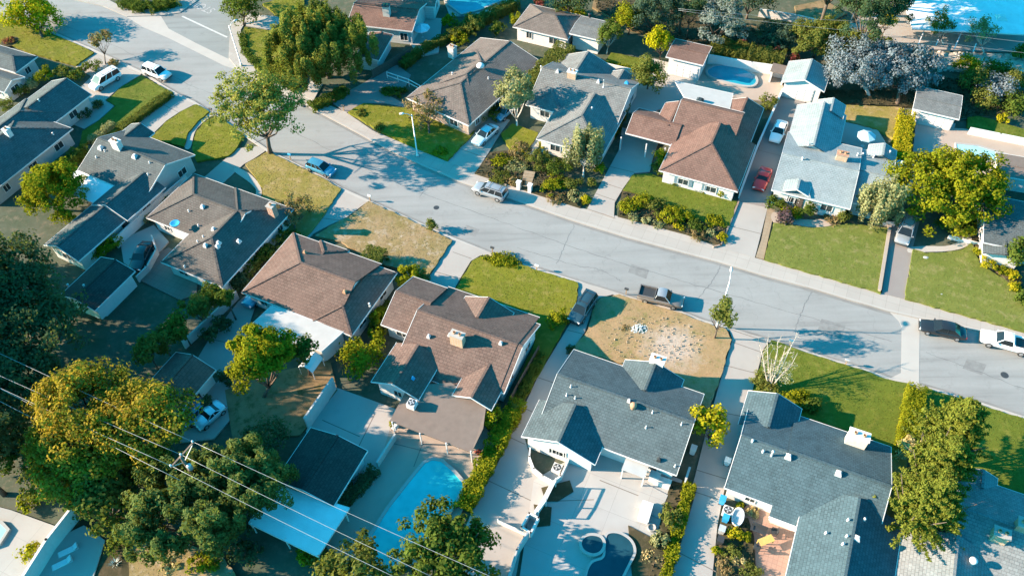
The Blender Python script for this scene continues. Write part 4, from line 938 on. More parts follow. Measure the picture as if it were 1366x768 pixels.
lawn('weedy dry ground in the bottom left garden', [(175, 690), (300, 745), (330, 790), (170, 790)], 'grass_dry', dens=20)

# scattered litter and clods of the parched yard
rr = random.Random(21); mb = MB()
for i in range(200):
    a, d = rr.random() * 6.283, rr.random() ** .5; q = P((872 + math.cos(a) * d * 70, 455 + math.sin(a) * d * 32), .2); s = rr.uniform(.05, .13)
    mb.box((q.x, q.y, ZL[0] - .12), s, s * rr.uniform(.5, 1.5), .12 + s * .35, rr.random() * 3, 0, rr.uniform(.4, .8))
plain('clod', (.31, .26, .2), .9, var=.4, scale=6); tag(mb.build('yard_litter', [MATS['clod']]), 'pale clods and litter strewn over the parched yard', 'litter', None, 'stuff')
# ---------------------------------------------------------------- houses, nearest row
t = tile(690, 440, 3.4926)
h = House('house', 'white house with dark slate roof above the spa patio', -25, 'roof_slate', 'stucco')
h.R(t((185, 208)), t((825, 425)), 5.1)
h.R(t((273, 345)), t((190, 520)), 4.0, 'i', 'g')
h.R(t((595, 280)), t((645, 150)), 3.3, 'i', 'g')
h.make()
h.chimney(t((650, 160)), 1.5, .9, 1.0, 'stucco', 'white_paint')
for q in ((250, 265), (230, 305), (270, 318), (630, 385), (600, 455), (765, 440), (735, 635)): h.pipe(t(q))
h.turbine(t((540, 360))); h.boxvent(t((660, 605)), .35, 'dark_metal'); h.boxvent(t((520, 332)), .3)
h.win_at((742, 603), 1.6, 1.0)

t = tile(960, 500, 2.865)
h = House('house', 'house with blue grey shingle roof and white corner chimney', -25, 'roof_blue_grey', 'siding')
h.R(t((78, 247)), t((660, 412)), 5.0)
h.R(t((262, 300)), t((659, 412)), 6.1, 'i', 'g', ez=2.34)
h.R(t((522, 462)), t((470, 900)), 4.5, 'i', 'g')
h.R(t((217, 70)), t((190, 200)), 2.8, 'g', 'i')
h.make()
h.chimney(t((515, 262)), 1.9, 1.0, 1.7, 'pink_wall' if 'pink_wall' in MATS else 'stucco_cream', 'white_paint')
for q in ((125, 254), (165, 294), (490, 555), (405, 605), (485, 617), (470, 647), (553, 553)): h.pipe(t(q), .35, .09, 'white_paint')
h.pipe(t((198, 308)), .9, .1, 'white_paint')
for q in ((263, 312), (455, 376), (524, 624)): h.boxvent(t(q))
h.poly([t((205, 520)) + (2.35,), t((318, 562)) + (2.35,), t((300, 596)) + (2.25,), t((190, 550)) + (2.25,)], 'white_paint', 'pergola', th=.1)

h = House('house', 'brown shingle house with covered patio beside the blue pool', -25, 'roof_brown', 'stucco')
h.R((557, 413), (697, 462), 5.0)
h.R((562, 414.5), (690, 459.5), 6.3, 'i', 'i', ez=2.2, wall=False)
h.R((528, 388), (575, 404), 3.9, 'g', 'i')
h.R((560, 460), (522.6, 511.6), 2.9, 'i', 'g')
h.R((654, 485), (628, 530), 2.3, 'i', 'g')
h.R((636, 423), (653, 397), 3.1, 'i', 'g')
h.make()
h.chimney((611, 457), 1.5, .8, 1.5, 'tan_brick', 'concrete')
for q in ((572, 449), (600, 447), (668, 458)): h.boxvent(q, .35, 'vent_metal')
h.poly([(545, 514, 2.66), (602, 510, 2.72), (648, 544, 2.72), (644.5, 571, 2.6), (629, 603, 2.35), (520, 561, 2.35)], 'flat_brown_roof', fascia=False, posts=[(523, 563), (560, 578), (595, 591), (628, 602)])
h.boxvent((551, 505), .3, 'blue_plastic')

t = tile(330, 295, 4.6545)
h = House('house', 'brown tiled hip house with flat white rear extension', -26, 'roof_brown', 'stucco')
h.R(t((325, 260)), t((672, 376)), 5.3, 'h', 'i')
h.R(t((735, 335)), t((590, 525)), 2.6, 'h', 'h')
h.R(t((470, 190)), t((400, 290)), 2.1, 'h', 'i')
h.make()
for q in ((357, 197), (605, 440)): h.boxvent(t(q), .35, 'terracotta')
h.pipe(t((760, 525)), .5, .09, 'white_paint')
fl = [(362, 408), (459, 441), (429, 468), (332, 436)]
h.poly([q + (2.75,) for q in fl], 'white_flat', 'flat_roof'); h.wallpoly([(365, 410), (456, 442), (428, 466), (336, 435)], .05, 2.6)

t = tile(180, 230, 4.6545)
h = House('house', 'grey hip roofed house with brick chimney beside the paved yard', -27, 'roof_warm_grey', 'stucco')
h.R(t((355, 142)), t((690, 248)), 4.6, 'h', 'g')
h.R(t((640, 238)), t((470, 400)), 4.7, 'h', 'h')
h.make()
w = h.on(t((850, 240)))
h.chimney(t((862, 262)), .9, .8, 1.6, 'red_brick', 'concrete', 1, 2.5)
for q in ((335, 242), (395, 332), (425, 402), (390, 432), (310, 587)): h.pipe(t(q), .3, .07, 'white_paint')
for q in ((422, 215), (490, 355), (440, 455), (520, 440), (512, 462), (645, 430)): h.boxvent(t(q), .45)
mbd = MB(); wd = h.on(t((257, 335))); mbd.lathe((wd.x, wd.y, wd.z), [(.1, 0), (.12, .25), (.5, .4), (.62, .6), (.55, .58), (.1, .45)], 18); mbd.build('dish', [MATS['blue_plastic']], h.root, True)

t = tile(60, 165, 4.6545)
h = House('house', 'teal grey gabled house with white chimney beside the round tree', -29, 'roof_mid_grey', 'stucco_grey')
h.R(t((310, 102)), t((765, 238)), 4.8)
h.R(t((622, 305)), t((365, 500)), 3.2, 'i', 'g')
h.R(t((370, 515)), t((66, 757)), 3.0, 'g', 'g', ez=2.45)
h.R(t((490, 78)), t((594, -2)), 2.2, 'i', 'g')
h.make()
h.chimney(t((455, 150)), 1.3, .8, 1.2, 'stucco', 'white_paint')
for q in ((372, 172), (320, 212), (650, 245), (640, 318)): h.pipe(t(q), .3, .07, 'white_paint')
for q in ((348, 152), (560, 205)): h.boxvent(t(q), .6)
h.poly([t((190, 292)) + (2.6,), t((445, 376)) + (2.6,), t((300, 490)) + (2.4,), t((120, 420)) + (2.4,)], 'pale_blue_roof', 'patio_roof', posts=[t((300, 490)), t((160, 435))])

t = tile(0, 95, 6.4)
h = House('house', 'grey stepped hip house behind the white van', -27, 'roof_mid_grey', 'stucco_grey')
h.R(t((95, 487)), t((-420, 850)), 5.2, 'h', 'g')
h.R(t((170, 345)), t((-250, 640)), 3.8, 'h', 'i', ez=2.75)
h.R(t((600, 72)), t((200, 295)), 4.0, 'g', 'i', ez=2.6)
h.make()
h.chimney(t((80, 545)), .8, .7, 1.0, 'stucco', 'white_paint', 1)
for q in ((335, 255), (455, 540)): h.pipe(t(q), .35, .08, 'white_paint')

h = House('house', 'grey roofed house at the left edge below the yellow tree', -25, 'roof_mid_grey', 'stucco_grey')
h.B([(50, 75.5), (14, 95), (-110, 40)], 'u', 'g', 'h', ez=2.7)
h.B([(33, 103), (0, 118), (-100, 90)], 'u', 'g', 'g', ez=2.3)
h.make()

# ---------------------------------------------------------------- far row
t = tile(450, 0, 4.267)
h = House('house', 'taupe roofed house with white fence beside the street lamp', -36, 'roof_taupe', 'brown_brick')
h.R(t((690, 468)), t((990, 238)), 5.7, 'h', 'g', pitch=.26)
h.R(t((730, 420)), t((820, 352)), 4.6, 'h', 'h', pitch=.36)
h.make()
h.chimney(t((655, 300)), 1.1, .9, 1.0, 'stucco_grey', 'concrete')
h.pipe(t((655, 425)), .4, .1); h.pipe(t((860, 450)), .35, .08)
mbd = MB(); wd = h.on(t((815, 392))); mbd.lathe((wd.x, wd.y, wd.z - .1), [(.06, 0), (.08, .35), (.5, .42), (.62, .6), (.5, .85), (.2, .95)], 16); mbd.build('dish', [MATS['white_paint']], h.root, True)
t = tile(440, 0, 5.689)
h = House('house', 'rosy brown roofed house with metal chimney behind the willow', -14, 'roof_red_brown', 'siding_grey')
h.B([t((335, 192)), t((625, 240)), t((575, 0)), t((180, 100))], 'u', 'g', 'g', ez=2.9, pitch=.3)
h.B([t((300, 250)), t((455, 262)), t((450, 320)), t((290, 450))], 'v', 'g', 'g', ez=2.4, pitch=.15)
h.make(False)
h.chimney(t((435, 115)), 1.1, .8, 1.7, 'stucco_grey', 'dark_metal')
h.win_at(t((562, 270)), 1.3, 1.4)
h = House('house', 'small teal sided outbuilding near the top edge pool', -10, 'roof_taupe', 'siding')
h.B([t((600, 42)), t((808, 28)), t((800, -80)), t((590, -60))], 'u', 'g', 'g', ez=2.8); h.make()

t = tile(700, 60, 5.294)
h = House('house', 'light grey many gabled house behind the weeping tree', -25, 'roof_light_grey', 'siding')
h.R(t((112, 178)), t((762, 290)), 5.6, 'g', 'g')
h.R(t((510, 342)), t((390, 492)), 4.8, 'i', 'h')
h.R(t((225, 272)), t((185, 328)), 2.8, 'i', 'h')
h.R(t((455, 48)), t((350, 190)), 4.4, 'g', 'i')
h.R(t((710, 178)), t((635, 265)), 1.9, 'g', 'i')
h.make()
h.chimney(t((335, 225)), 1.3, .8, .9, 'tan_brick', 'white_paint')
h.pipe(t((555, 300)), 1.3, .05, 'white_paint'); h.pipe(t((115, 180)), .8, .1); h.pipe(t((475, 455)), .4, .1); h.boxvent(t((520, 262)), .4); h.boxvent(t((232, 190)), .4); h.boxvent(t((718, 275)), .55, 'blue_plastic')
t = tile(690, 0, 6.0)
h = House('house', 'small taupe hip roofed house behind the clipped tall hedge', -25, 'roof_taupe', 'stucco')
h.R(t((205, 95)), t((300, 128)), 3.6, 'h', 'h', pitch=.38); h.make()
h = House('garage', 'grey flat roofed white outbuilding between hedge and olive tree', -25, 'roof_light_grey', 'stucco', cat='outbuilding')
h.B([t((430, 252)), t((520, 135)), t((735, 178)), t((662, 325))], 'u', 'g', 'g', ez=3.0, pitch=.12); h.make(False)
h.pipe(t((580, 140)), .7, .2, 'dark_metal')

t = tile(810, 40, 3.3375)
h = House('house', 'red brown shingle house with carport and blue shutters', -25, 'roof_red_brown', 'siding')
h.R(t((330, 312)), t((606, 378)), 6.1, 'g', 'i', win=False, hw2=1.3)
h.R(t((625, 302)), t((550, 478)), 2.6, 'g', 'i')
h.R(t((500, 410)), t((468, 505)), 5.3, 'i', 'h', win=False)
h.R(t((325, 318)), t((268, 425)), 2.0, 'g', 'i', ez=2.9, wall=False)
h.R(t((118, 368)), t((330, 428)), 3.0, 'g', 'i', ez=2.62, wall=False)
h.make()
h.poly([t((303, 228)) + (2.8,), t((560, 284)) + (2.8,), t((545, 352)) + (3.2,), t((345, 300)) + (3.2,)], 'white_flat', 'patio_roof')
for q in ((355, 325), (515, 365)): h.boxvent(t(q), .5)
h.boxvent(t((412, 315)), .9, 'glass'); h.boxvent(t((455, 348)), .7, 'dark_metal'); h.boxvent(t((560, 372)), .6, 'dark_metal')
for q in ((62, 480), (175, 510), (258, 528)):
    w = P(t(q), 2.4); b = MB(); b.box((w.x, w.y, .05), .16, .16, 2.45, h.th); b.build('carport_post', [MATS['white_paint']], h.root)
for q, wd in (((345, 640), 1.5), ((468, 672), 1.6)): h.win_at(t(q), wd, 1.0)
for q in ((315, 634), (376, 650), (440, 666)): h.shut_at(t(q), .65, 1.1, 'shutter_blue')
h = House('garage', 'brown roofed white garage beside the oval pool', -25, 'roof_red_brown', 'stucco', cat='garage')
h.B([t((320, 43)), t((262, 120)), t((427, 157)), t((466, 76))], 'u', 'g', 'g', ez=3.5, pitch=.12); h.make(False); h.facade(t((345, 168)), 1.2, 'S', 4.2, 2.1)

t = tile(1010, 70, 5.12); t2 = tile(1010, 180, 5.12)
h = House('house', 'low pale grey house with brick chimney and porch gable', -23, 'roof_pale', 'siding')
h.B([t2((100, 375)), t2((640, 478)), t2((580, 62)), t2((215, 20))], 'u', 'g', 'g', pitch=.2)
h.R(t((470, 340)), t((376, 632)), 3.4, 'g', 'i', win=False)
h.R(t((525, 312)), t((500, 400)), 1.9, 'g', 'i', ez=3.05, wall=False)
h.B([t2((690, 140)), t2((945, 150)), t2((870, 470)), t2((680, 470))], 'u', 'i', 'g', ez=2.45, pitch=.18)
h.R(t2((870, 58)), t2((860, 140)), 1.8, 'g', 'i', ez=2.6)
h.R(t2((293, 300)), t2((272, 372)), 1.6, 'i', 'g', ez=3.05, wall=False)
h.make()
h.chimney(t2((572, 168)), 1.4, .9, 1.0, 'tan_brick', 'red_brick')
for q in ((350, 68), (308, 170), (720, 140), (795, 155), (685, 142), (905, 125)): h.pipe(t2(q), .45, .1, 'white_paint')
h.win_at(t2((248, 452)), 1.3, 1.3); h.facade(t2((292, 462)), 1.3, 'S', .8, 2.0, 'door', 'dark_wood')
h = House('garage', 'white gabled garage with pale roof at the end of the long drive', -25, 'roof_pale', 'stucco', cat='garage')
h.R(t((375, 46)), t((327, 186)), 3.1, 'g', 'g', ez=2.9, pitch=.4); h.make(False); h.facade(t((285, 250)), 1.2, 'S', 4.4, 2.2)

h = House('garage', 'grey flat roofed white garage beside the yellow hedge', -25, 'roof_light_grey', 'stucco', cat='garage')
h.B([(1218, 145), (1228, 120), (1284, 128), (1275.7, 158.5)], 'u', 'g', 'g', ez=2.7, pitch=.06); h.make(False); h.facade((1243, 172), 1.2, 'S', 4.4, 2.1)
h = House('house', 'grey roofed house in shade behind the big round tree', -20, 'roof_mid_grey', 'stucco')
h.B([(1312, 322), (1330, 262), (1460, 300), (1440, 350)], 'u', 'g', 'g', pitch=.12)
h.B([(1311, 330), (1325, 312), (1366, 318), (1352, 346)], 'v', 'i', 'g', ez=2.3, pitch=.2); h.make()
h = House('house', 'beige flat roofed house beside the small right hand pool', -18, 'flat_brown_roof', 'stucco')
h.B([(1332, 234), (1340, 216), (1440, 222), (1440, 250)], 'u', 'g', 'g', ez=2.6, pitch=.03); h.make(False)
h = House('house', 'silver shingled house under the tall conifers at lower right', -25, 'roof_silver', 'stucco_grey')
t = tile(1180, 560, 3.6935)
h.R(t((380, 440)), t((860, 590)), 5.2, 'g', 'g')
h.R(t((350, 560)), t((345, 860)), 4.2, 'i', 'g')
h.R(t((500, 250)), t((470, 330)), 1.5, 'g', 'i')
h.make()
h.chimney(t((555, 580)), 1.3, .9, 1.1, 'tan_brick', 'concrete'); h.chimney(t((675, 530)), 1.2, .9, .9, 'tan_brick', 'concrete'); h.turbine(t((430, 700)), 'white_paint')
t = tile(1090, 0, 4.95)
h = House('house', 'long pale flat roofed building at the top right corner', -8, 'pale_blue_roof', 'stucco')
h.poly_only = True
h.B([t((600, 100)), t((1242, 222)), t((1245, -220)), t((640, -240))], 'u', 'g', 'g', ez=3.2, pitch=.02, wall=False); h.make(False)
h.wallpoly([t((900, 60)), t((1230, 110)), t((1235, -200)), t((900, -200))], .05, 3.0)
h.poly([t((590, 150)) + (2.4,), t((720, 175)) + (2.4,), t((725, 110)) + (2.5,), t((630, 95)) + (2.5,)], 'pale_blue_roof', 'lower_roof')
for a, b_ in (((720, 172), (665, 300)), ((955, 210), (905, 325)), ((800, 265), (785, 300)), ((1050, 290), (1030, 345))):
    b = MB(); b.bar(P(t(a), 2.3), P(t(b_), 2.3), .14, .2); b.build('carport_beam', [MATS['white_paint']], h.root)
b = MB(); b.bar(P(t((720, 172)), 2.45), P(t((785, 184)), 2.45), .16, .2); b.build('carport_beam', [MATS['white_paint']], h.root)
h.boxvent(t((1215, 120)), 1.4, 'white_paint')

# ---------------------------------------------------------------- lower left
t = tile(0, 320, 4.267)
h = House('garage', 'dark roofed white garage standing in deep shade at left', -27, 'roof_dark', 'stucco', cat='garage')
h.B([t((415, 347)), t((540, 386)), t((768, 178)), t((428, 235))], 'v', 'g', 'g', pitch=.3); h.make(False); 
for q in ((480, 265), (390, 262)): h.pipe(t(q), .35, .1)
t = tile(190, 400, 3.841)
h = House('shed', 'brown roofed shed between the golden tree and the driveway', -27, 'roof_brown', 'stucco', cat='shed')
h.R(t((262, 284)), t((50, 500)), 2.8, 'g', 'g', ez=2.5); h.make(False)
for q in ((278, 525), (292, 508)): h.win_at(t(q), .55, .7, 'dark_metal')
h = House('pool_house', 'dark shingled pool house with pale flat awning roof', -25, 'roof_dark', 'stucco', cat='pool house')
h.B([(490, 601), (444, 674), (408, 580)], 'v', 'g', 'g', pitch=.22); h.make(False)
h.poly([(368, 646.6, 2.55), (466, 677, 2.55), (424, 741.5, 2.3), (331.6, 697, 2.3)], 'pale_blue_roof', 'patio_roof', posts=[(424, 740), (380, 718), (334, 697), (460, 682)])
b = MB(); c = P((474, 640), 1.3); b.lathe((0, 0, 0), [(.01, 0), (.55, .0), (.55, .03)], 20); o = b.build('round_window', [MATS['glass']], h.root); o.location = c + h.u * .05; o.rotation_euler = (0, math.pi / 2, h.th)
# ---------------------------------------------------------------- trees
tree('yellow green round tree on the bright corner lawn', 44, 24, 68, 6.5, 'leaf_bright', 'broad', base=(58, 52))
tree('sparse brownish young tree beside the white van apron', 135, 54, 30, 4.6, 'leaf_brown', 'sparse', base=(141, 86), dens=.8)
tree('tall open light green tree at the curb above the blue hatchback', 348, 146, 126, 13, 'leaf_street', 'spray', base=(361, 205), aspect=.8, dens=.72, clear=3, tr=.3)
tree('green tree beside the pale path at the top edge', 324, 6, 58, 6.5, 'leaf_green', 'broad', base=(325, 33), dens=.8)
tree('huge drooping willow like tree on the corner lot', 430, 64, 138, 12, 'leaf_willow', 'droop', aspect=.85, dens=1.3, tr=.4)
tree('brownish purple leaved street tree by the lamp post', 570, 148, 56, 5.2, 'leaf_brown', 'sparse', base=(573, 181), dens=1.3)
tree('pale sage birch like tree beside the blue parked sedan', 688, 128, 52, 8.5, 'leaf_sage', 'spray', base=(690, 170), aspect=1.35, trunk='pale_bark', dens=.9, leaf=.24)
tree('bright green round tree behind the small lawn and outbuilding', 883, 58, 38, 5.5, 'leaf_bright', 'broad', aspect=1.1)
tree('dense olive brown tree beside the carport drive', 866, 101, 46, 5.5, 'leaf_olive', 'fine', aspect=1.1)
tree('mid green tree with pale stem beside the grey outbuilding', 814, 46, 36, 5.5, 'leaf_green', 'fine', base=(809, 72), trunk='pale_bark')
tree('yellowish leafy tree on the dry slope', 841, 24, 40, 5.5, 'leaf_lime', 'fine')
G = 'trees on the slope along the top edge'
tree('large grey green tree at the top edge left of the brown pole', 875, 14, 66, 9, 'leaf_teal', 'fine', group=G, aspect=1.1)
tree('blue grey open tree right of the brown pole', 962, 25, 74, 8, 'leaf_blue_grey', 'spray', group=G, aspect=.8)
tree('dark green tree between brown pole and blue grey tree', 922, 14, 36, 7.5, 'leaf_dark', 'fine', group=G)
tree('dull green tree at the top edge above the red garage roof', 760, -6, 60, 8, 'leaf_dark', 'broad', group=G)
tree('dark tree above the ivy bank near the striped wall', 1040, 48, 60, 4.5, 'leaf_teal', 'fine', group=G, aspect=.6)
tree('broad olive green tree behind the silver trees, left half', 1092, 52, 78, 6.5, 'leaf_olive', 'fine', group=G, aspect=.7)
tree('broad olive green tree behind the silver trees, right half', 1150, 62, 66, 6.5, 'leaf_olive', 'fine', group=G, aspect=.7)
tree('very dark round tree beside the pale flat building', 1166, 10, 96, 15, 'leaf_dark', 'fine', group=G, dens=1.3)
tree('dark evergreen tree added at the top edge to shade the pale flat building', 1120, -50, 110, 20, 'leaf_dark', 'broad', group=G)  # added above the frame so its shadow falls on the flat roof
tree('bushy dark tree at the top edge near the dry slope', 1003, -6, 60, 8, 'leaf_teal', 'broad', group=G)
tree('tall dark tree at the top edge left of the rosy roofed house', 420, -42, 70, 14, 'leaf_dark', 'broad')
tree('dark green tree shading the top edge pool', 548, -52, 60, 11, 'leaf_dark', 'broad')
tree('small bright yellow tree in front of the dark round tree', 1184, 29, 24, 4.5, 'leaf_yellow', 'shrub')
for lab, x, y, w in (('left of two thin pale trees in front of the pale building', 1257, 33, 38), ('right of two thin pale trees in front of the pale building', 1311, 44, 42)):
    tree(lab, x, y, w, 5.5, 'leaf_sage' if x > 1300 else 'leaf_olive', 'sparse', base=(x + 1, y + 28), trunk='pale_bark', dens=1.2)
tree('silver grey leaved tree nearest the white gabled garage', 1136, 90, 84, 7.5, 'leaf_silver', 'broad', aspect=.85, leaf=.22, base=(1160, 130), trunk='pale_bark', clear=1.8)
tree('silver grey leaved tree with dark leaning trunk above the back lawn', 1202, 94, 92, 7.5, 'leaf_silver', 'broad', aspect=.85, leaf=.26, base=(1196, 142), clear=1.8)
tree('silver grey leaved tree seen behind and between the other two', 1175, 76, 64, 6.6, 'leaf_silver', 'broad', aspect=.7, leaf=.26, clear=1.8)
tree('big round yellow green tree beside the parked silver van', 1266, 254, 140, 8.5, 'leaf_lime', 'broad', aspect=.76, tr=.35, clear=1.2, dens=1.1)
tree('sage green drooping tree in front of the pale roofed house', 1172, 270, 60, 6, 'leaf_sage', 'droop', aspect=1.0)
tree('slender weeping tree with pale trunk in the garden by the steps', 780, 200, 46, 6.5, 'leaf_sage', 'droop', base=(778, 236), trunk='pale_bark', aspect=1.35)
tree('thin leaved small tree on the parched yard by the tall lamp', 962, 418, 46, 7.6, 'leaf_olive', 'sparse', base=(953, 452), aspect=1.45, dens=1.9, leaf=.22)
tree('yellow leaved tree beside the slate roofed house', 948, 567, 50, 5.5, 'leaf_yellow', 'broad', aspect=1.15, base=(946, 590), dens=.9)
G = 'tall feathery conifers by the lower right lawn'
tree('feathery conifer nearest the street in the lower right row', 1274, 572, 124, 12, 'leaf_conifer', 'conifer', aspect=1.05, group=G, dens=1.1)
tree('feathery conifer at the lower end of the lower right row', 1240, 668, 132, 12, 'leaf_conifer', 'conifer', aspect=1.05, group=G, dens=1.1)
tree('feathery conifer in the middle of the lower right row', 1256, 618, 124, 12, 'leaf_conifer', 'conifer', aspect=.95, group=G, dens=1.1)
tree('yellow green tree in front of the flat white roof', 354, 476, 98, 11, 'leaf_lime', 'spray', aspect=1.25, base=(352, 530), dens=1.4, taper=.28)
tree('smaller green tree overlapping the flat white roof edge', 402, 468, 36, 6.5, 'leaf_green', 'spray', aspect=1.1)
tree('large golden flowering tree under the power lines, left half', 104, 552, 140, 12, 'leaf_gold', 'broad', aspect=.8, leaf=.24, dens=1.2, tr=.4)
tree('large golden flowering tree under the power lines, right half', 185, 560, 134, 12, 'leaf_gold', 'broad', aspect=.8, leaf=.24, dens=1.2, tr=.35)
tree('large golden flowering tree under the power lines, lower part', 112, 618, 118, 9, 'leaf_gold', 'broad', aspect=.8, leaf=.24, dens=1.2, tr=.35)
tree('yellow green tree below the golden tree', 134, 672, 84, 7, 'leaf_olive', 'broad', aspect=1.0, leaf=.32)
tree('soft dark green feathery tree around the power pole, left part', 246, 676, 150, 9.3, 'leaf_soft', 'droop', aspect=.75, dens=1.2, tr=.35)
tree('soft dark green feathery tree around the power pole, right part', 330, 642, 130, 9.3, 'leaf_soft', 'droop', aspect=.75, dens=1.1, tr=.35)
tree('dark green tree overhanging the blue pool at the bottom edge', 594, 744, 146, 8, 'leaf_green', 'fine', aspect=.65, dens=1.2, leaf=.28)
tree('green bushy tree below the pale awning roof at the bottom edge', 468, 772, 110, 6, 'leaf_olive', 'fine', aspect=.6, leaf=.28)
tree('very dark conifer at the left edge, upper', 12, 372, 122, 13, 'leaf_dark', 'broad', aspect=.8)
tree('very dark tree at the left edge, lower', 36, 438, 140, 12, 'leaf_dark', 'broad', aspect=.8)
tree('very dark tree added beyond the left edge to shade the yard', -70, 380, 150, 16, 'leaf_dark', 'broad', aspect=.8)  # added outside the frame to keep the left yard in shadow
tree('dark tree in the left corner beneath the power lines', 0, 540, 110, 9, 'leaf_dark', 'fine', aspect=.8)
tree('round golden green tree beside the teal grey gabled house', 68, 255, 88, 7.6, 'leaf_lime', 'fine', aspect=.92, dens=1.3, leaf=.24)
G = 'row of conical evergreens beside the grey house yard'
for i, (x, y, w, lab) in enumerate(((284, 396, 30, 'topmost evergreen of the row, beside the grey hip roof'), (262, 412, 36, 'second evergreen of the row below the grey hip roof'), (240, 434, 38, 'third evergreen of the row below the grey hip roof'), (216, 455, 38, 'fourth evergreen of the row, nearest the brown shed'), (302, 398, 24, 'small dark evergreen right of the topmost one'), (196, 468, 32, 'lowest evergreen of the row above the golden tree'))):
    tree(lab, x, y, w, 5 + (i % 3) * .4, 'leaf_olive' if i % 2 else 'leaf_green', 'fine', aspect=1.25, group=G, leaf=.26)
for lab, x, y, w, hh in (('very dark tree added for shade outside the left edge beside the dark garage', -120, 300, 150, 15), ('very dark tree added for shade outside the left edge above the power lines', -110, 480, 150, 15), ('very dark tree added for shade outside the left edge below the power lines', -60, 600, 130, 13), ('dark tree at the left edge between the shaded yard and the golden tree', 20, 500, 90, 10)):  # those outside the edge are added, unseen, to cast shade into the yard
    tree(lab, x, y, w, hh, 'leaf_dark', 'broad', aspect=.8)
tree('tall dark tree added for shade beyond the top edge left of the flat building', 1170, -62, 120, 19, 'leaf_dark', 'broad', dens=1.2)  # unseen tree, added to shade the flat roof
tree('tall dark tree added for shade beyond the top edge behind the flat building', 1190, -90, 130, 22, 'leaf_dark', 'broad')  # another unseen tree put in to darken the flat roof with its shadow
# the bare white tree: only limbs
root = thing('bare_tree', 'leafless white barked tree at the lawn edge by the driveway', 'tree', tuple(P((1026, 522), 0.1)[:2]) + (0,))
b0 = Vector(root.location); tk = MB(); rr = random.Random(3)
for (x, y, z) in ((1012, 455, 4.6), (1024, 450, 5), (1038, 452, 5.2), (1066, 442, 5.4), (1064, 470, 4.4), (1048, 462, 5), (1030, 478, 3.6), (1056, 488, 3.4), (1016, 480, 3.4)):
    e = P((x, y), z) - b0; m1 = Vector((e.x * .25 + rr.uniform(-.2, .2), e.y * .25, e.z * .35)); m2 = e.lerp(m1, .4) + Vector((rr.uniform(-.3, .3), rr.uniform(-.3, .3), .2))
    tk.tube([(0, 0, 0), m1, m2, e], [.1, .075, .045, .012], 6)
    for j in range(9):
        s_ = m1.lerp(e, .25 + .08 * j); q = s_ + Vector((rr.uniform(-.8, .8), rr.uniform(-.8, .8), rr.uniform(.3, 1.1))); tk.tube([s_, q], [.024, .01], 4)
        for _ in range(3): s2 = s_.lerp(q, rr.uniform(.3, .9)); tk.tube([s2, s2 + Vector((rr.uniform(-.4, .4), rr.uniform(-.4, .4), rr.uniform(.1, .5)))], [.011, .005], 3)
tk.build('trunk', [MATS['dead_wood']], root, True)
V, T = leafmass((0, 0, .8), 1.2, .9, .8, 'shrub', 300, .2); V2, T2 = leafmass((.6, .5, 3.2), 1.7, 1.6, 1.6, 'sparse', 420, .12); npmesh('leaves', V2.reshape(-1, 3), len(T2), MATS['leaf_pale'], root, T2); npmesh('undergrowth', V.reshape(-1, 3), len(T), MATS['leaf_olive'], root, T)

# ---------------------------------------------------------------- hedges and shrubs
plain('hedge_core', (.03, .04, .015), .95)
hedge('long low clipped hedge along the lawn edge by the white suv', [(226, 121), (158, 170)], 1.3, 1.0, 'leaf_olive', leaf=.14, wob=.03)
hedge('narrow greyish hedge between the stepped house and the teal grey house', [(150, 162), (118, 187)], 1.0, 1.0, 'leaf_sage')
hedge('tall clipped hedge between taupe and light grey houses', [(756, 58), (735, 80), (708, 110)], 3.0, 3.2, 'leaf_olive', wob=.06)
hedge('bright yellow hedge left of the grey garage drive', [(1211, 148), (1203, 212)], 2.0, 2.0, 'leaf_yellow', wob=.1)
hedge('tall yellow green box hedge beside the lower right conifers', [(1226, 512), (1212, 590)], 1.8, 2.0, 'leaf_lime', leaf=.12, wob=.04)
hedge('square clipped box hedge on the straw coloured lawn', [(485, 334), (511, 341)], 2.2, 2.4, 'leaf_olive', leaf=.14, wob=.03)
hedge('long flowering hedge between the blue pool and the navy car drive', [(692, 532), (660, 590), (616, 678)], 1.7, 1.5, 'leaf_lime', leaf=.17, wob=.14)
hedge('low yellow hedge along the edge of the spa patio', [(922, 642), (908, 690), (884, 790)], 1.0, 1.0, 'leaf_lime', leaf=.15, wob=.2)
hedge('dark green ivy bank above the oval pool', [(950, 54), (1000, 64), (1048, 74)], 2.6, 2.2, 'leaf_olive', wob=.1)
hedge('dark hedge along the rosy house drive', [(598, 45), (562, 62), (535, 84)], 1.3, 1.3, 'leaf_olive')
hedge('hedge running from the outbuilding to the top edge pool', [(690, -2), (655, 14), (600, 44)], 1.8, 1.7, 'leaf_olive')
hedge('dark clipped hedge beneath the willow', [(412, 140), (440, 128), (462, 116)], 1.6, 1.1, 'leaf_green')
hedge('low hedge at the walk edge left of the willow', [(322, 42), (326, 66), (345, 88), (372, 104), (396, 118)], 1.0, .7, 'leaf_green', wob=.25)
hedge('planted hedge on the street corner island at the top', [(160, -3), (196, 7), (238, -4)], 2.6, 1.2, 'leaf_green', wob=.2)
hedge('dark green hedge between the stepped house and the teal grey house', [(112, 192), (62, 232)], 1.4, 1.5, 'leaf_green', wob=.2)
hedge('dark low planting along the right wall of the brown patio house', [(722, 468), (694, 528)], 1.0, .8, 'leaf_green', wob=.25)
hedge('low green planting along the side wall of the light grey house', [(836, 138), (818, 178)], .9, 1.0, 'leaf_green', wob=.25)
hedge('dark planting along the right side of the brown tiled house', [(520, 400), (500, 436)], 1.0, 1.3, 'leaf_green', wob=.25)
hedge('dark hedge between pool house and blue pool', [(500, 622), (452, 672)], 1.2, 1.2, 'leaf_dark')
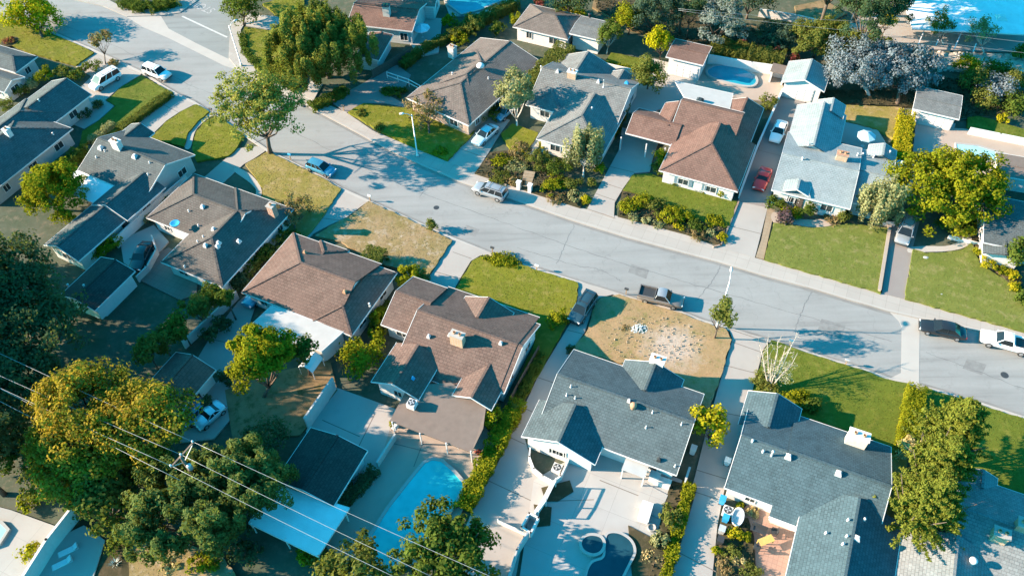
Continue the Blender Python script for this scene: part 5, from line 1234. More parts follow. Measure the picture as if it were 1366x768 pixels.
hedge('green hedge at the sunny border below the round bright tree', [(812, 84), (856, 95)], .9, .5, 'leaf_lime', wob=.2)
S = shrub
S('green flowering bush left of two beside the brown house gable', 545, 370, 34, 3.2, 'leaf_lime', dens=1.2)
S('lower dull green bush right of the flowering bush', 561, 370, 24, 2.0, 'leaf_olive')
S('slim upright bush at the curb of the straw coloured lawn', 576, 300, 15, 2.0, 'leaf_olive')
S('low rounded mat of clipped green at the driveway mouth', 668, 346, 46, .8, 'leaf_lime', ry=.55, rot=math.radians(-20))
S('yellow green bush beside the navy car', 744, 424, 30, 1.9, 'leaf_lime')
S('small yellow green bush by the brown house corner', 690, 416, 12, 1.2, 'leaf_lime')
S('dense dark bush between the two brown roofed houses', 480, 476, 60, 3.6, 'leaf_lime', style='broad', leaf=.22)
S('yellow green bush beneath the dark curved roof slope', 508, 424, 34, 2.4, 'leaf_lime')
S('yellow green bush lower down beneath the dark curved roof slope', 503, 448, 28, 2.2, 'leaf_lime')
S('pale yellow round bush at the covered patio corner', 656, 557, 28, 2.4, 'leaf_yellow', leaf=.18)
S('green bush beside the pale yellow round bush', 682, 545, 22, 1.6, 'leaf_green')
S('flowering pot plant at the patio post right', 638, 603, 8, .9, 'leaf_red', leaf=.12)
S('pot plant at the patio post left', 524, 565, 9, 1.0, 'leaf_lime', leaf=.12)
S('yellow green bush in front of the blue shuttered windows', 968, 252, 26, 2.0, 'leaf_lime')
S('leafy bush at the carport corner', 882, 212, 26, 2.6, 'leaf_lime')
S('small dark bush below the carport corner bush', 879, 226, 24, 1.6, 'leaf_green')
S('low dark planting under the left shuttered window', 908, 244, 30, .8, 'leaf_green', ry=.5, rot=-.4)
S('low planting under the right shuttered window', 938, 254, 22, .8, 'leaf_green', ry=.5, rot=-.4)
G = 'bushes of the flowering street border'
for i, (x, y, w, hh, m, lab) in enumerate(((836, 276, 28, 1.5, 'leaf_lime', 'leftmost bush of the street border by the carport drive'), (856, 268, 30, 1.6, 'leaf_lime', 'second bush of the street border, yellow green'), (876, 276, 32, 1.5, 'leaf_olive', 'third bush of the street border, duller green'), (845, 290, 16, .9, 'leaf_sage', 'greyish low plant at the street side of the left border'),
        (862, 294, 14, .9, 'leaf_sage', 'pale low plant below the third border bush'), (895, 286, 34, 1.7, 'leaf_lime', 'large yellow bush at the middle of the street border'), (914, 288, 26, 1.4, 'leaf_lime', 'yellow green bush right of the border middle'), (905, 302, 16, .8, 'leaf_yellow', 'small yellow mound at the walk below the border middle'),
        (932, 300, 26, 1.2, 'leaf_green', 'dark green bush in the right part of the border'), (931, 314, 22, .9, 'leaf_brown', 'brownish low plant at the right end of the border'), (955, 296, 30, .9, 'leaf_lime', 'yellow green ground plant at the wall of the right border'), (962, 316, 16, .9, 'leaf_yellow', 'small yellow plant at the right corner of the border'), (880, 298, 18, .7, 'leaf_sage', 'silvery plant at the walk in the border middle'), (948, 310, 14, .7, 'leaf_sage', 'small sage plant left of the right border corner'))):
    S(lab, x, y, w, hh, m, group=G, leaf=.17)
G = 'garden plants between steps and carport drive'
for x, y, w, hh, m, lab in ((722, 212, 34, 2.6, 'leaf_olive', 'tall olive bush beside the garden steps'), (745, 224, 34, 2.2, 'leaf_green', 'dark green bush right of the garden steps'), (738, 246, 36, 1.2, 'leaf_lime', 'low bright bush right of the white step pillar'), (762, 244, 26, 1.2, 'leaf_olive', 'low olive bush below the weeping tree'), (770, 262, 22, .9, 'leaf_sage', 'sage mound above the walk by the carport drive'), (782, 266, 14, 1.0, 'leaf_yellow', 'yellow plant at the foot of the carport drive'),
        (742, 262, 26, .8, 'leaf_brown', 'dry brown planting above the walk'), (800, 224, 18, 1.1, 'leaf_yellow', 'yellow plant beside the carport drive edge'), (790, 244, 14, 1.0, 'leaf_olive', 'green plant beside the carport drive edge'), (695, 200, 30, 2.0, 'leaf_brown', 'brownish bush beside the small lawn'), (688, 222, 30, .9, 'leaf_sage', 'low sage planting beside the driveway of the blue sedan'), (668, 214, 30, .8, 'leaf_lime', 'low yellow planting beside the driveway of the blue sedan'),
        (664, 236, 34, .7, 'leaf_olive', 'low planting above the silver wagon'), (684, 240, 20, .8, 'leaf_brown', 'dry plant left of the white step pillars'), (728, 195, 22, 1.4, 'leaf_lime', 'bright bush at the grey house path')):
    S(lab, x, y, w, hh, m, group=G, leaf=.18)
G = 'foundation plants of the pale roofed house'
for x, y, w, hh, m, lab in ((1033, 269, 22, 1.7, 'leaf_green', 'green round bush at the left corner of the pale house'), (1046, 278, 22, 1.1, 'leaf_lime', 'yellow planting left of the porch gable'), (1062, 282, 22, 1.1, 'leaf_lime', 'yellow planting in front of the porch gable'), (1078, 281, 22, 1.8, 'leaf_green', 'clipped green bush right of the porch door'), (1130, 289, 25, 1.8, 'leaf_olive', 'clipped olive bush at the right end of the pale house'), (1110, 293, 22, 0.8, 'leaf_brown', 'low reddish plants before the porch chairs'), (1148, 264, 20, 2.1, 'leaf_yellow', 'yellow bush at the right corner of the pale house'), (1026, 136, 25, 2.1, 'leaf_olive', 'bush between pool terrace and long drive')):
    S(lab, x, y, w, hh, m, group=G, leaf=.17)
tree('small plum coloured tree in the pale house front garden', 1048, 290, 26, 1.9, 'leaf_plum', 'sparse', base=(1047, 303), dens=2.0)
G = 'red flowering bushes on the ivy bank'
for x, y, w, lab in ((950, 52, 12, 'leftmost red flowering bush near the brown pole'), (990, 62, 15, 'second red flowering bush above the oval pool'), (1036, 74, 13, 'third red flowering bush above the pool terrace'), (1058, 80, 13, 'rightmost red flowering bush by the white gabled garage')):
    S(lab, x, y, w, 2.2, 'leaf_red', group=G, leaf=.17)
G = 'bushes on the slope at the right edge'
for x, y, w, hh, m, lab in ((1292, 88, 36, 3.0, 'leaf_lime', 'yellow green bush beside the stone terrace'), (1302, 108, 40, 3.2, 'leaf_olive', 'olive bush below the stone terrace'), (1330, 92, 34, 2.8, 'leaf_green', 'rounded dark green bush on the slope'), (1330, 116, 50, 3.2, 'leaf_silver', 'silvery bush in the middle of the slope'), (1316, 130, 40, 2.6, 'leaf_olive', 'olive bush at the foot of the slope'), (1355, 108, 36, 3.2, 'leaf_olive', 'yellow olive bush at the right edge of the slope'), (1358, 140, 40, 3.0, 'leaf_green', 'dark green bush at the right edge above the wall'), (1338, 160, 16, 1.2, 'leaf_yellow', 'small yellow bush above the long white wall'), (1362, 70, 24, 2.4, 'leaf_green', 'green bush at the right edge by the terrace')):
    S(lab, x, y, w, hh, m, group=G, style='broad', leaf=.24)
G = 'yellow bushes along the curved bed at the right edge'
for x, y, w, hh, m, lab in ((1318, 350, 22, 1.6, 'leaf_yellow', 'largest yellow bush by the white house corner'), (1337, 361, 15, 1.1, 'leaf_lime', 'small round yellow green bush second in the curved bed'), (1352, 366, 18, 1.3, 'leaf_yellow', 'third yellow bush in the curved bed'), (1352, 383, 18, 1.2, 'leaf_yellow', 'lowest yellow bush in the curved bed'), (1306, 335, 16, 1.1, 'leaf_lime', 'yellow plant at the end of the curved walk')):
    S(lab, x, y, w, hh, m, group=G, leaf=.15)
tree('green leafy tree at the right edge above the curved bed', 1362, 338, 44, 4.5, 'leaf_green', 'broad')
S('dark bush at the right edge beside the wide lawn', 1364, 400, 20, 2.2, 'leaf_green')
S('dark shrub mass under the big round tree', 1278, 300, 60, 1.6, 'leaf_green', ry=.6)
G = 'bushes between the two houses at upper left'
for x, y, w, hh, m, lab in ((8, 140, 24, 1.6, 'leaf_olive', 'bush at the left edge above the stepped roof'), (26, 122, 22, 1.8, 'leaf_olive', 'second bush in the row above the stepped roof'), (42, 114, 20, 1.8, 'leaf_sage', 'third bush in the row above the stepped roof'), (60, 101, 26, 2.4, 'leaf_lime', 'tallest yellow green bush in the row above the stepped roof'), (82, 97, 26, 2.0, 'leaf_olive', 'fifth bush in the row, beside the driveway'), (100, 100, 24, 1.8, 'leaf_green', 'sixth bush in the row, behind the white van'), (122, 89, 26, 1.6, 'leaf_green', 'dark bush at the upper edge of the van driveway'), (152, 84, 14, .9, 'leaf_brown', 'small dry plant at the driveway mouth by the white van')):
    S(lab, x, y, w, hh, m, group=G, leaf=.2)
S('dark round shrub by the walk of the stepped house', 110, 150, 22, 1.4, 'leaf_dark'); S('smaller dark shrub by the walk of the stepped house', 130, 140, 16, 1.0, 'leaf_dark')
S('yellow green bush beside the lower wing of the teal grey house', 134, 330, 56, 2.2, 'leaf_lime', ry=.5, rot=.6)
S('grassy plant on the side wall left of the grey hip house', 222, 268, 18, 1.2, 'leaf_sage'); S('tufted plant lower on the side wall', 198, 290, 20, 1.2, 'leaf_sage')
tree('sparse brown shrub like tree by the brick chimney', 392, 282, 52, 3.8, 'leaf_brown', 'sparse', dens=1.9, base=(394, 312), leaf=.2)
G = 'dark bushes between the grey house and the long drive'
for x, y, w, m, lab in ((385, 318, 30, 'leaf_green', 'topmost bush of the side row below the brick chimney'), (366, 330, 32, 'leaf_olive', 'second bush of the side row below the brick chimney'), (350, 342, 30, 'leaf_green', 'third bush of the side row'), (334, 356, 30, 'leaf_olive', 'fourth bush of the side row'), (322, 376, 30, 'leaf_dark', 'lowest dark bush of the side row near the blue car'), (296, 432, 26, 'leaf_dark', 'dark bush by the drive wall'), (282, 446, 24, 'leaf_dark', 'dark bush further down the drive wall')):
    S(lab, x, y, w, 2.2, m, group=G, leaf=.22)
for x, y, w, hh, lab in ((-20, 430, 120, 9, 'tall dark evergreen mass added for shade outside the left edge, beside the shaded yard'), (-30, 505, 110, 9, 'tall dark evergreen mass added for shade outside the left edge, above the power lines'), (-20, 575, 100, 8, 'tall dark evergreen mass added for shade outside the left edge, below the power lines'), (-60, 350, 120, 10, 'tall dark evergreen mass added for shade outside the left edge, beside the pale yard')):  # added masses down to the ground, blocking low sun under the crowns
    S(lab, x, y, w, hh, 'leaf_dark', style='broad', leaf=.34)
S('dark bush at the brown shed corner', 306, 500, 28, 2.0, 'leaf_dark'); S('dark small bush by the brown shed wall', 276, 538, 22, 1.8, 'leaf_dark')
G = 'bushes near the top edge pool'
for x, y, w, hh, m, lab in ((598, 28, 22, 2.4, 'leaf_lime', 'round yellow green bush at the pool end of the hedge'), (632, 32, 34, 3.2, 'leaf_olive', 'tall olive bush behind the taupe roofed house'), (612, 52, 28, 2.0, 'leaf_lime', 'bright bush left of the tall olive bush'), (664, 38, 22, 2.2, 'leaf_green', 'dark bush near the dish on the taupe roof'), (688, 26, 18, 2.2, 'leaf_lime', 'clipped round bush left of the small hip roof'), (640, 62, 26, 1.6, 'leaf_dark', 'dark low bush below the tall olive bush')):
    S(lab, x, y, w, hh, m, group=G, leaf=.22)
G = 'yellow flowering bushes behind the small hip roofed house'
for x, y, w, m, lab in ((752, 12, 26, 'leaf_lime', 'left yellow bush behind the small hip roof'), (770, 18, 24, 'leaf_yellow', 'right yellow bush behind the small hip roof'), (722, 4, 18, 'leaf_red', 'red flowering bush behind the small hip roof'), (711, 36, 16, 'leaf_green', 'green bush against the white wall of the small house')):
    S(lab, x, y, w, 2.2, m, group=G, leaf=.22)
S('dark bush in the front bed of the taupe roofed house', 523, 122, 34, 1.0, 'leaf_green', ry=.6); S('green shrub row at the white fence of the taupe house', 618, 152, 44, 1.4, 'leaf_green', ry=.5, rot=-.6); S('dark leafy bush beside the parked blue sedan', 652, 146, 44, 2.2, 'leaf_green')
S('dry plant at the lawn edge above the walk, left of the lamp', 482, 152, 16, .7, 'leaf_olive'); S('plant at the lawn edge above the walk, nearer the lamp', 508, 170, 18, .7, 'leaf_olive'); S('yellow plant at the lawn corner by the driveway', 588, 203, 22, .6, 'leaf_lime')
G = 'plants of the brick patio garden'
for x, y, w, hh, m, lab in ((984, 712, 22, 1.3, 'leaf_yellow', 'bright yellow bush on the brick patio'), (997, 715, 14, 1.0, 'leaf_lime', 'small yellow green plant by the patio loveseat'), (975, 736, 24, 1.1, 'leaf_olive', 'olive plant in the middle of the patio garden'), (968, 756, 24, 1.0, 'leaf_brown', 'dry plant at the bottom of the patio garden'), (1000, 762, 30, .9, 'leaf_olive', 'low plant at the bottom edge beside the patio'), (956, 734, 12, 1.1, 'leaf_lime', 'yellow green bush at the edge of the concrete drive'), (985, 745, 20, .8, 'leaf_straw', 'straw coloured plant in the patio garden'), (1004, 682, 18, .6, 'leaf_straw', 'plants under the white patio wall'), (988, 676, 12, .6, 'leaf_lime', 'small plant at the patio wall corner')):
    S(lab, x, y, w, hh, m, group=G, leaf=.15)
S('olive bush at the right edge of the spa patio', 896, 690, 34, 1.8, 'leaf_olive', leaf=.2); S('spiky green plant below the olive bush', 882, 720, 26, 1.4, 'leaf_sage', style='droop', leaf=.16); S('low plants in the bed beside the curved spa', 872, 745, 30, .5, 'leaf_straw', leaf=.15)
S('dark bush by the garden corner of the blue grey house', 1084, 540, 34, 1.5, 'leaf_green', ry=.6); S('yellow green bush along the front of the blue grey house', 1066, 530, 44, 1.6, 'leaf_lime', ry=.5, rot=-.3); S('green bush beside the bare white tree', 1018, 508, 30, 1.5, 'leaf_olive'); S('low bush below the white corner chimney', 1160, 592, 26, .8, 'leaf_olive')
S('dark clump at the slate house front corner', 762, 466, 12, .8, 'leaf_dark', leaf=.14)
S('dry weed clump beside the white pile', 834, 438, 14, .5, 'leaf_brown', leaf=.12)
S('straw coloured dead bush left of the tall conifers', 1212, 600, 34, 3.2, 'leaf_straw', leaf=.2)
G = 'undergrowth at lower left'
for x, y, w, hh, m, lab in ((12, 612, 46, 2.2, 'leaf_green', 'dark bush at the left edge below the power lines'), (52, 640, 56, 2.4, 'leaf_olive', 'large bush above the white terrace'), (84, 652, 44, 2.0, 'leaf_green', 'green bush below the golden tree'), (38, 668, 34, 1.2, 'leaf_lime', 'bright low bush above the white terrace'), (40, 735, 30, 1.6, 'leaf_yellow', 'yellow bush on the white terrace'), (270, 752, 40, 1.4, 'leaf_lime', 'yellow green bush at the bottom edge below the feathery tree'), (330, 738, 44, 1.6, 'leaf_dark', 'dark bush below the pale awning roof'), (225, 750, 36, .8, 'leaf_straw', 'dry plant at the bottom edge'), (408, 738, 36, 1.8, 'leaf_lime', 'yellow green bush at the awning corner')):
    S(lab, x, y, w, hh, m, group=G, leaf=.22)
for x, y, w_, hh, m, lab in ((25, 585, 50, 3.5, 'leaf_dark', 'dark tall bush below the lowest thin cable'), (60, 610, 46, 3.2, 'leaf_green', 'green tall bush left of the golden tree'), (112, 668, 46, 2.6, 'leaf_olive', 'olive bush at the foot of the golden tree'), (165, 640, 60, 3.5, 'leaf_dark', 'dark bush between the golden and the feathery trees'), (185, 690, 50, 3.0, 'leaf_dark', 'dark bush left below the feathery tree'), (160, 720, 40, 1.6, 'leaf_green', 'green bush above the pale agave'), (196, 618, 60, 5.0, 'leaf_green', 'tall green bush behind the power pole'), (308, 700, 60, 4.0, 'leaf_dark', 'dark bush between feathery tree and pale awning'), (352, 590, 60, 4.5, 'leaf_dark', 'dark bush against the pool house roof'), (430, 745, 40, 2.4, 'leaf_olive', 'olive bush under the awning corner')):
    S(lab, x, y, w_, hh, m, group='undergrowth at lower left', style='broad', leaf=.22)
w = P((154, 752), .1); mb = MB(); rr = random.Random(2)
for i in range(46):
    az = i * 2.4; el = rr.uniform(.25, 1.2); d = Vector((math.cos(az) * math.cos(el), math.sin(az) * math.cos(el), math.sin(el))); n = Vector((-d.y, d.x, 0)).normalized() * .05
    mb.face([w + n, w - n, w + d * rr.uniform(.6, 1.0)])
plain('agave', (.4, .46, .42), .6); tag(mb.build('agave', [MATS['agave']]), 'pale spiky agave near the bottom left corner', 'plant')
# ---------------------------------------------------------------- vehicles
car('white minivan parked on the sloping driveway beside the stepped house', (127, 116), (154, 100), 'van', 'car_white')
car('white suv parked at the curb below the tree shadow', (226, 104), (194, 92), 'suv', 'car_white')
car('blue hatchback in the shadow of the tall curb tree', (445, 231), (411, 218), 'hatch', 'car_blue')
car('pale blue sedan on the driveway beside the birch like tree', (634, 192), (661, 168), 'sedan', 'car_pale_blue')
car('light blue car behind the pale blue sedan, half under the tree', (666, 156), (681, 142), 'hatch', 'car_blue')
car('silver wagon with roof rack parked at the far curb', (633, 249), (675, 263), 'suv', 'car_silver')
car('dark navy suv standing at the mouth of its driveway', (766, 428), (788, 396), 'suv', 'car_navy')
car('tan pickup truck with a black empty bed', (908, 404), (855, 392), 'pickup', 'car_tan', name='pickup_truck', cat='pickup truck', roofm='car_silver')
car('red sports car with black glass on the long driveway', (1012, 251), (1022, 227), 'coupe', 'car_red')
car('white sedan on the long driveway near the gabled garage', (1034, 186), (1043, 165), 'sedan', 'car_white')
car('silver van parked under the big round tree', (1203, 322), (1211, 297), 'suv', 'car_silver')
car('black sedan parked by the cross gutter', (1227, 433), (1288, 446), 'sedan', 'car_black', L=5.1)
car('white pickup truck parked behind the black sedan', (1307, 448), (1376, 467), 'pickup', 'car_white', name='pickup_truck', cat='pickup truck')
car('pale blue car half hidden beside the brown tiled roof', (334, 402), (358, 378), 'sedan', 'car_blue')
car('pale convertible under a cover beside the brown shed', (268, 563), (290, 544), 'coupe', 'car_pale_blue', L=3.6)
car('light blue car beside the shed wall', (252, 558), (268, 544), 'hatch', 'car_blue', L=3.4)
car('dark car in the shaded walled yard', (184, 352), (194, 332), 'sedan', 'car_black')
# ---------------------------------------------------------------- lamps, poles, wires
def lamp(label, base, armpx, h):
    b = P(base, 0.1); a = P(armpx, h) - b; a.z = 0
    root = thing('street_lamp', label, 'street lamp', (b.x, b.y, .1), 0, 'street lamps')
    m = MB(); m.lathe((0, 0, 0), [(.22, 0), (.2, .3), (.1, .35), (.055, h * .98)], 12); m.build('pole', [MATS['steel']], root, True)
    L = a.length; d = a.normalized() if L > .05 else Vector((1, 0, 0)); L = max(L, 1.3)
    m = MB(); m.tube([(0, 0, h * .93), d * L * .35 + Vector((0, 0, h * .99)), d * L * .8 + Vector((0, 0, h + .12))], [.05, .045, .04], 8); m.build('arm', [MATS['steel']], root, True)
    q = d * L; m = MB(); m.tube([d * (L * .75) + Vector((0, 0, h + .12)), d * (L * .9) + Vector((0, 0, h + .13)), d * (L * 1.25) + Vector((0, 0, h + .1))], [.08, .17, .1], 10); o = m.build('lamp_head', [MATS['white_paint']], root, True)
    m = MB(); m.lathe((d.x * L * 1.02, d.y * L * 1.02, h - .06), [(.05, 0), (.12, .06), (.13, .12)], 10); m.build('lens', [MATS['lamp_glass']], o, True)
lamp('street lamp on the sidewalk below the brownish street tree', (557, 209), (541, 153), 7.6)
lamp('street lamp beside the thin tree on the parched yard', (955.5, 437), (975, 361), 8.6)
lamp('thin street lamp at the side street corner', (322.3, 88), (313, 30), 7.4)
def mailbox(px, label, c='white_paint', h=1.1):
    w = P(px, .1); r = thing('mailbox', label, 'mailbox', (w.x, w.y, .1), math.radians(-25), 'curbside mailboxes')
    m = MB(); m.box((0, 0, 0), .1, .1, h - .25); m.build('post', [MATS['tan_wood']], r)
    m = MB(); m.box((0, 0, h - .25), .5, .22, .16); m.tube([(-.25, 0, h - .09), (.25, 0, h - .09)], .11, 10); m.build('box', [MATS[c]], r)
mailbox((494, 268), 'white mailbox at the curb of the straw coloured lawn'); mailbox((657, 337), 'dark mailbox at the curb by the sunny driveway', 'dark_metal'); mailbox((716, 361), 'white mailbox at the curb of the green front lawn'); mailbox((835, 392), 'dark mailbox at the curb of the parched yard', 'dark_metal'); mailbox((1127, 487), 'small mailbox at the curb of the lower lawn', 'steel'); mailbox((388, 213), 'blue mailbox at the curb by the blue hatchback', 'blue_plastic'); mailbox((459, 148), 'dark mailbox at the drive mouth below the willow', 'dark_metal'); mailbox((1053, 461), 'white mailbox by the bare white tree'); mailbox((283, 152), 'dark mailbox at the end of the curved garden path', 'dark_metal')
# big power pole
HP = 10.5
top = P((241, 609), HP); root = thing('utility_pole', 'wooden power pole with cross arm rising from the feathery tree', 'utility pole', (top.x, top.y, 0))
m = MB(); m.lathe((0, 0, 0), [(.2, 0), (.14, HP)], 12); m.build('pole', [MATS['wood_pole']], root, True)
A, B = P((227, 622), HP), P((258, 588), HP); A.z = B.z = HP - .15
m = MB(); m.bar(A - Vector((top.x, top.y, 0)), B - Vector((top.x, top.y, 0)), .14, .14); m.build('cross_arm', [MATS['wood_pole']], root)
ARM = [A.lerp(B, t) for t in (.03, .46, .97)]
for q in ARM:
    m = MB(); m.lathe((q.x - top.x, q.y - top.y, HP - .08), [(.05, 0), (.1, .08), (.06, .14), (.11, .2), (.05, .3)], 10); m.build('insulator', [MATS['insulator']], root, True)
m = MB(); m.lathe((.28, -.1, HP - 2.2), [(.2, 0), (.24, .1), (.24, .75), (.16, .85)], 14); m.build('transformer', [MATS['steel']], root, True)
m = MB(); m.bar((0, 0, HP - 1.0), ARM[0] - Vector((top.x, top.y, 0)) - Vector((0, 0, .05)), .05, .05); m.bar((0, 0, HP - 1.0), ARM[2] - Vector((top.x, top.y, 0)) - Vector((0, 0, .05)), .05, .05); m.build('arm_brace', [MATS['steel']], root)
def wire(label, pts, r=.017, group='power lines on the cross arm', sag=.25):
    m = MB()
    for a, b in zip(pts, pts[1:]):
        q = [a.lerp(b, t / 10) - Vector((0, 0, sag * 4 * (t / 10) * (1 - t / 10))) for t in range(11)]; m.tube(q, r, 6)
    tag(m.build('power_line', [MATS['wire']], None, True), label, 'power line', group)
for k, (l, r_, lab) in enumerate((((-160, 417), (560, 800), 'lowest of the three thick power lines at the cross arm'), ((-160, 408), (640, 800), 'middle one of the three thick power lines at the cross arm'), ((-160, 395), (730, 800), 'upper one of the three thick power lines at the cross arm'))):
    a = ARM[k] + Vector((0, 0, .2)); wire(lab, [P((-60, (489, 474, 443)[k]), HP + .3), a, P(((560, 650, 724)[k]), HP + .3) if False else P(((545, 778), (590, 775), (690, 784))[k], HP + .3)])
wire('thin lower cable at the left edge below the thick lines', [P((-40, 514), 8.5), P((120, 595), 8.2)], .025, 'thin service cables')
wire('thin cable just below the middle thick line', [P((-40, 497), 9.6), P((240, 640), 9.4)], .02, 'thin service cables')
p2 = P((905, 46), .05); root2 = thing('utility_pole', 'plain brown utility pole on the slope above the garage roof', 'utility pole', (p2.x, p2.y, 0))
m = MB(); m.lathe((0, 0, 0), [(.22, 0), (.16, 9)], 10); m.build('pole', [MATS['wood_pole']], root2, True); m = MB(); m.bar((-1, .3, 8.6), (1, -.3, 8.6), .12, .12); m.build('cross_arm', [MATS['wood_pole']], root2)
wire('upper thin line crossing in front of the pale flat building', [P((905, 12), 8.7), P((1175, 30), 8), P((1420, 62), 8.5)], .014, 'thin lines at the top right'); wire('lower thin line crossing in front of the pale flat building', [P((905, 14), 8), P((1175, 45), 7.4), P((1420, 76), 7.8)], .014, 'thin lines at the top right')
# ---------------------------------------------------------------- pools
water_mat('pool_shaded', (.012, .2, .28), (.02, .27, .36))  # darker pool water: shade and depth put into its colour
def pool(label, outline, water, zdeck=.17, cop='white_concrete', smooth=False, name='swimming_pool', w=.35, steps=None):
    pts = [Vector(P(q, .25)) for q in outline]
    if smooth: pts = [Vector(p) for p in smooth_line(pts, True, 6)]
    c = sum(pts, Vector()) / len(pts); r = thing(name, label, 'swimming pool', (c.x, c.y, 0)); o = Vector((c.x, c.y, 0)); pts = [p - o for p in pts]
    z0 = ZL[0] + .03
    m = MB(); m.slab([tuple(p[:2]) for p in pts], .0, z0); m.build('water', [MATS[water]], r)
    m = MB(); n = len(pts); ar = sum(p.x * q.y - q.x * p.y for p, q in zip(pts, pts[1:] + pts[:1])); sg = 1 if ar > 0 else -1
    out = []
    for i, p in enumerate(pts):
        d = (pts[(i + 1) % n] - pts[i - 1]).normalized(); out.append(p + Vector((d.y, -d.x, 0)) * w * sg)
    zt = z0 + .05
    for i in range(n):
        j = (i + 1) % n; a, b, c2, d2 = pts[i], pts[j], out[j], out[i]
        T_ = lambda p, z: (p.x, p.y, z)
        f = [T_(a, zt), T_(d2, zt), T_(c2, zt), T_(b, zt)]; m.face(f if sg > 0 else f[::-1])
        f = [T_(a, zt), T_(b, zt), T_(b, z0 - .1), T_(a, z0 - .1)]; m.face(f if sg > 0 else f[::-1]); f = [T_(c2, zt), T_(d2, zt), T_(d2, 0.02), T_(c2, 0.02)]; m.face(f if sg > 0 else f[::-1])
    m.build('coping', [MATS[cop]], r)
    if steps:
        m = MB()
        q = P(steps, .25) - o; d1 = (pts[0] - q); d2 = (pts[1] - q)
        ca = math.atan2(-q.y, -q.x)
        for k, rr in enumerate((2.1, 1.55, 1.0)):
            m.slab([(q.x + math.cos(ca + a_) * rr, q.y + math.sin(ca + a_) * rr) for a_ in [(-.62 + 1.24 * i / 12) * 1.25 for i in range(13)]] + [(q.x, q.y)], z0 - .02, z0 + .004 * (k + 1))
        plain('pool_step', (.2, .6, .68), .3); m.build('steps', [MATS['pool_step']], r)
    return r
pool('blue pool with rounded corners behind the covered patio', [(567, 619), (577, 614.5), (589, 617), (604, 630), (617, 645), (618, 652), (610, 664), (586, 700), (560, 742), (520, 758), (474, 760), (484, 735), (520, 678), (556, 632)], 'pool_water', steps=None)
pool('oval pool in shade behind the brown roofed garage', [(947, 93), (962, 89), (985, 92), (1003, 101), (1008, 110), (1000, 116), (975, 112), (952, 105), (944, 99)], 'pool_shaded', smooth=True)
pool('narrow pale pool in the right hand back yard', [(1275, 194), (1304, 197), (1355, 213), (1353, 222), (1340, 220), (1276, 203)], 'pool_pale')
pool('corner of a pale pool at the lower left edge', [(-40, 690), (2, 700), (10, 708), (0, 724), (-40, 740)], 'pool_pale')
pool('teal pool at the top edge beside the hedge', [(590, -40), (664, -46), (668, 2), (640, 14), (616, 20), (600, 8)], 'pool_shaded')
pool('dark kidney shaped pool on the white patio', [(808, 722), (812, 713), (826, 713), (840, 722), (845, 736), (838, 752), (828, 772), (815, 800), (780, 800), (783, 768), (790, 752), (806, 744)], 'pool_dark', smooth=True, w=.25)
sp = pool('round dark spa with a raised pale rim', [(791, 716), (801, 719), (804, 728), (799, 737), (789, 739), (779, 734), (776, 725), (781, 718)], 'pool_dark', smooth=True, name='spa', w=.28)
sp.location.z = .1
# ---------------------------------------------------------------- walls and fences
wallline('curved white screen wall around the air conditioner', [(707, 603), (706, 614), (712, 630), (724, 640), (735, 646)], 1.05, .15, 'stucco', read=.1)
railing('white open frame standing along the spa patio wall', [(741, 650), (728, 676), (718, 690)], 2.2, rails=(.72, .98), step=2.6)
wallline('short teal shaded wall behind the air conditioner', [(758, 618), (748, 640), (737, 648)], 1.1, .15, 'stucco', read=.1)
wallline('long white wall between the navy car drive and the spa patio', [(737, 650), (724, 676), (714, 690)], 1.5, .18, 'stucco', read=.1, cap='white_paint')
wallline('white box planter wall at the end of the patio wall', [(706, 690), (718, 696), (708, 716), (696, 708), (706, 690)], 1.2, .18, 'stucco', read=.1)
fence('low white fence running off the patio planter', [(664, 698), (704, 716)], 1.0, 'white_paint', read=.1)
wallline('white wall along the bottom of the spa patio', [(704, 718), (690, 740), (676, 785)], 1.6, .16, 'stucco_grey', read=.1)
wallline('long white side wall along the red car drive', [(1042, 126), (1010, 198), (985.5, 264)], 1.0, .16, 'stucco', read=.1, cap='white_paint')
wallline('white garden wall around the oval pool terrace', [(944, 86), (1000, 96), (1036, 101)], 1.9, .18, 'stucco', read=.1)
wallline('white garden wall behind the light grey house', [(782, 84), (806, 94), (848, 104)], 1.5, .16, 'stucco', read=.1)
wallline('low brick wall along the right edge of the worn lawn', [(1186, 303), (1172, 389)], .45, .3, 'tan_brick', read=.1, cap='patio_beige')
wallline('low brick edging wall beside the red car driveway mouth', [(985, 270), (972, 302), (961, 328), (952, 330)], .35, .2, 'brown_brick', read=.1)
wallline('pale side wall between the teal grey and grey houses', [(252, 246), (205, 285), (158, 330)], 1.7, .18, 'stucco', read=.1)
wallline('pale wall along the long drive below the grey house', [(318, 398), (285, 430), (248, 464)], 1.5, .18, 'stucco_grey', read=.1)
wallline('tall wall between the rough grass and the concrete yard', [(448, 520), (412, 572)], 2.5, .18, 'stucco_grey', read=.1)
wallline('short wall between the pool house and the patio', [(528, 586), (505, 622)], 1.2, .2, 'stucco_grey', read=.1)
wallline('white wall above the narrow right hand pool', [(1291, 180), (1330, 188), (1420, 206)], 1.4, .2, 'stucco', read=.1)
wallline('thin white parapet beside the shaded drive at right', [(1264, 318), (1312, 330)], .7, .1, 'stucco', read=.1)
wallline('tall white wall dropping from the terrace into the lower left court', [(107, 692), (76, 732), (40, 790)], 2.5, .25, 'stucco', read=.1)
wallline('curved yard wall beside the dark car', [(206, 322), (212, 340), (200, 362), (186, 376)], 1.2, .15, 'stucco_grey', read=.1)
wallline('striped pale wall on the far slope', [(1012, 22), (1060, 30), (1086, 36)], 1.5, .2, 'stucco', read=.1)
fence('white picket front fence of the taupe roofed house', [(586, 136), (630, 152)], 1.1, 'white_paint', read=.1)
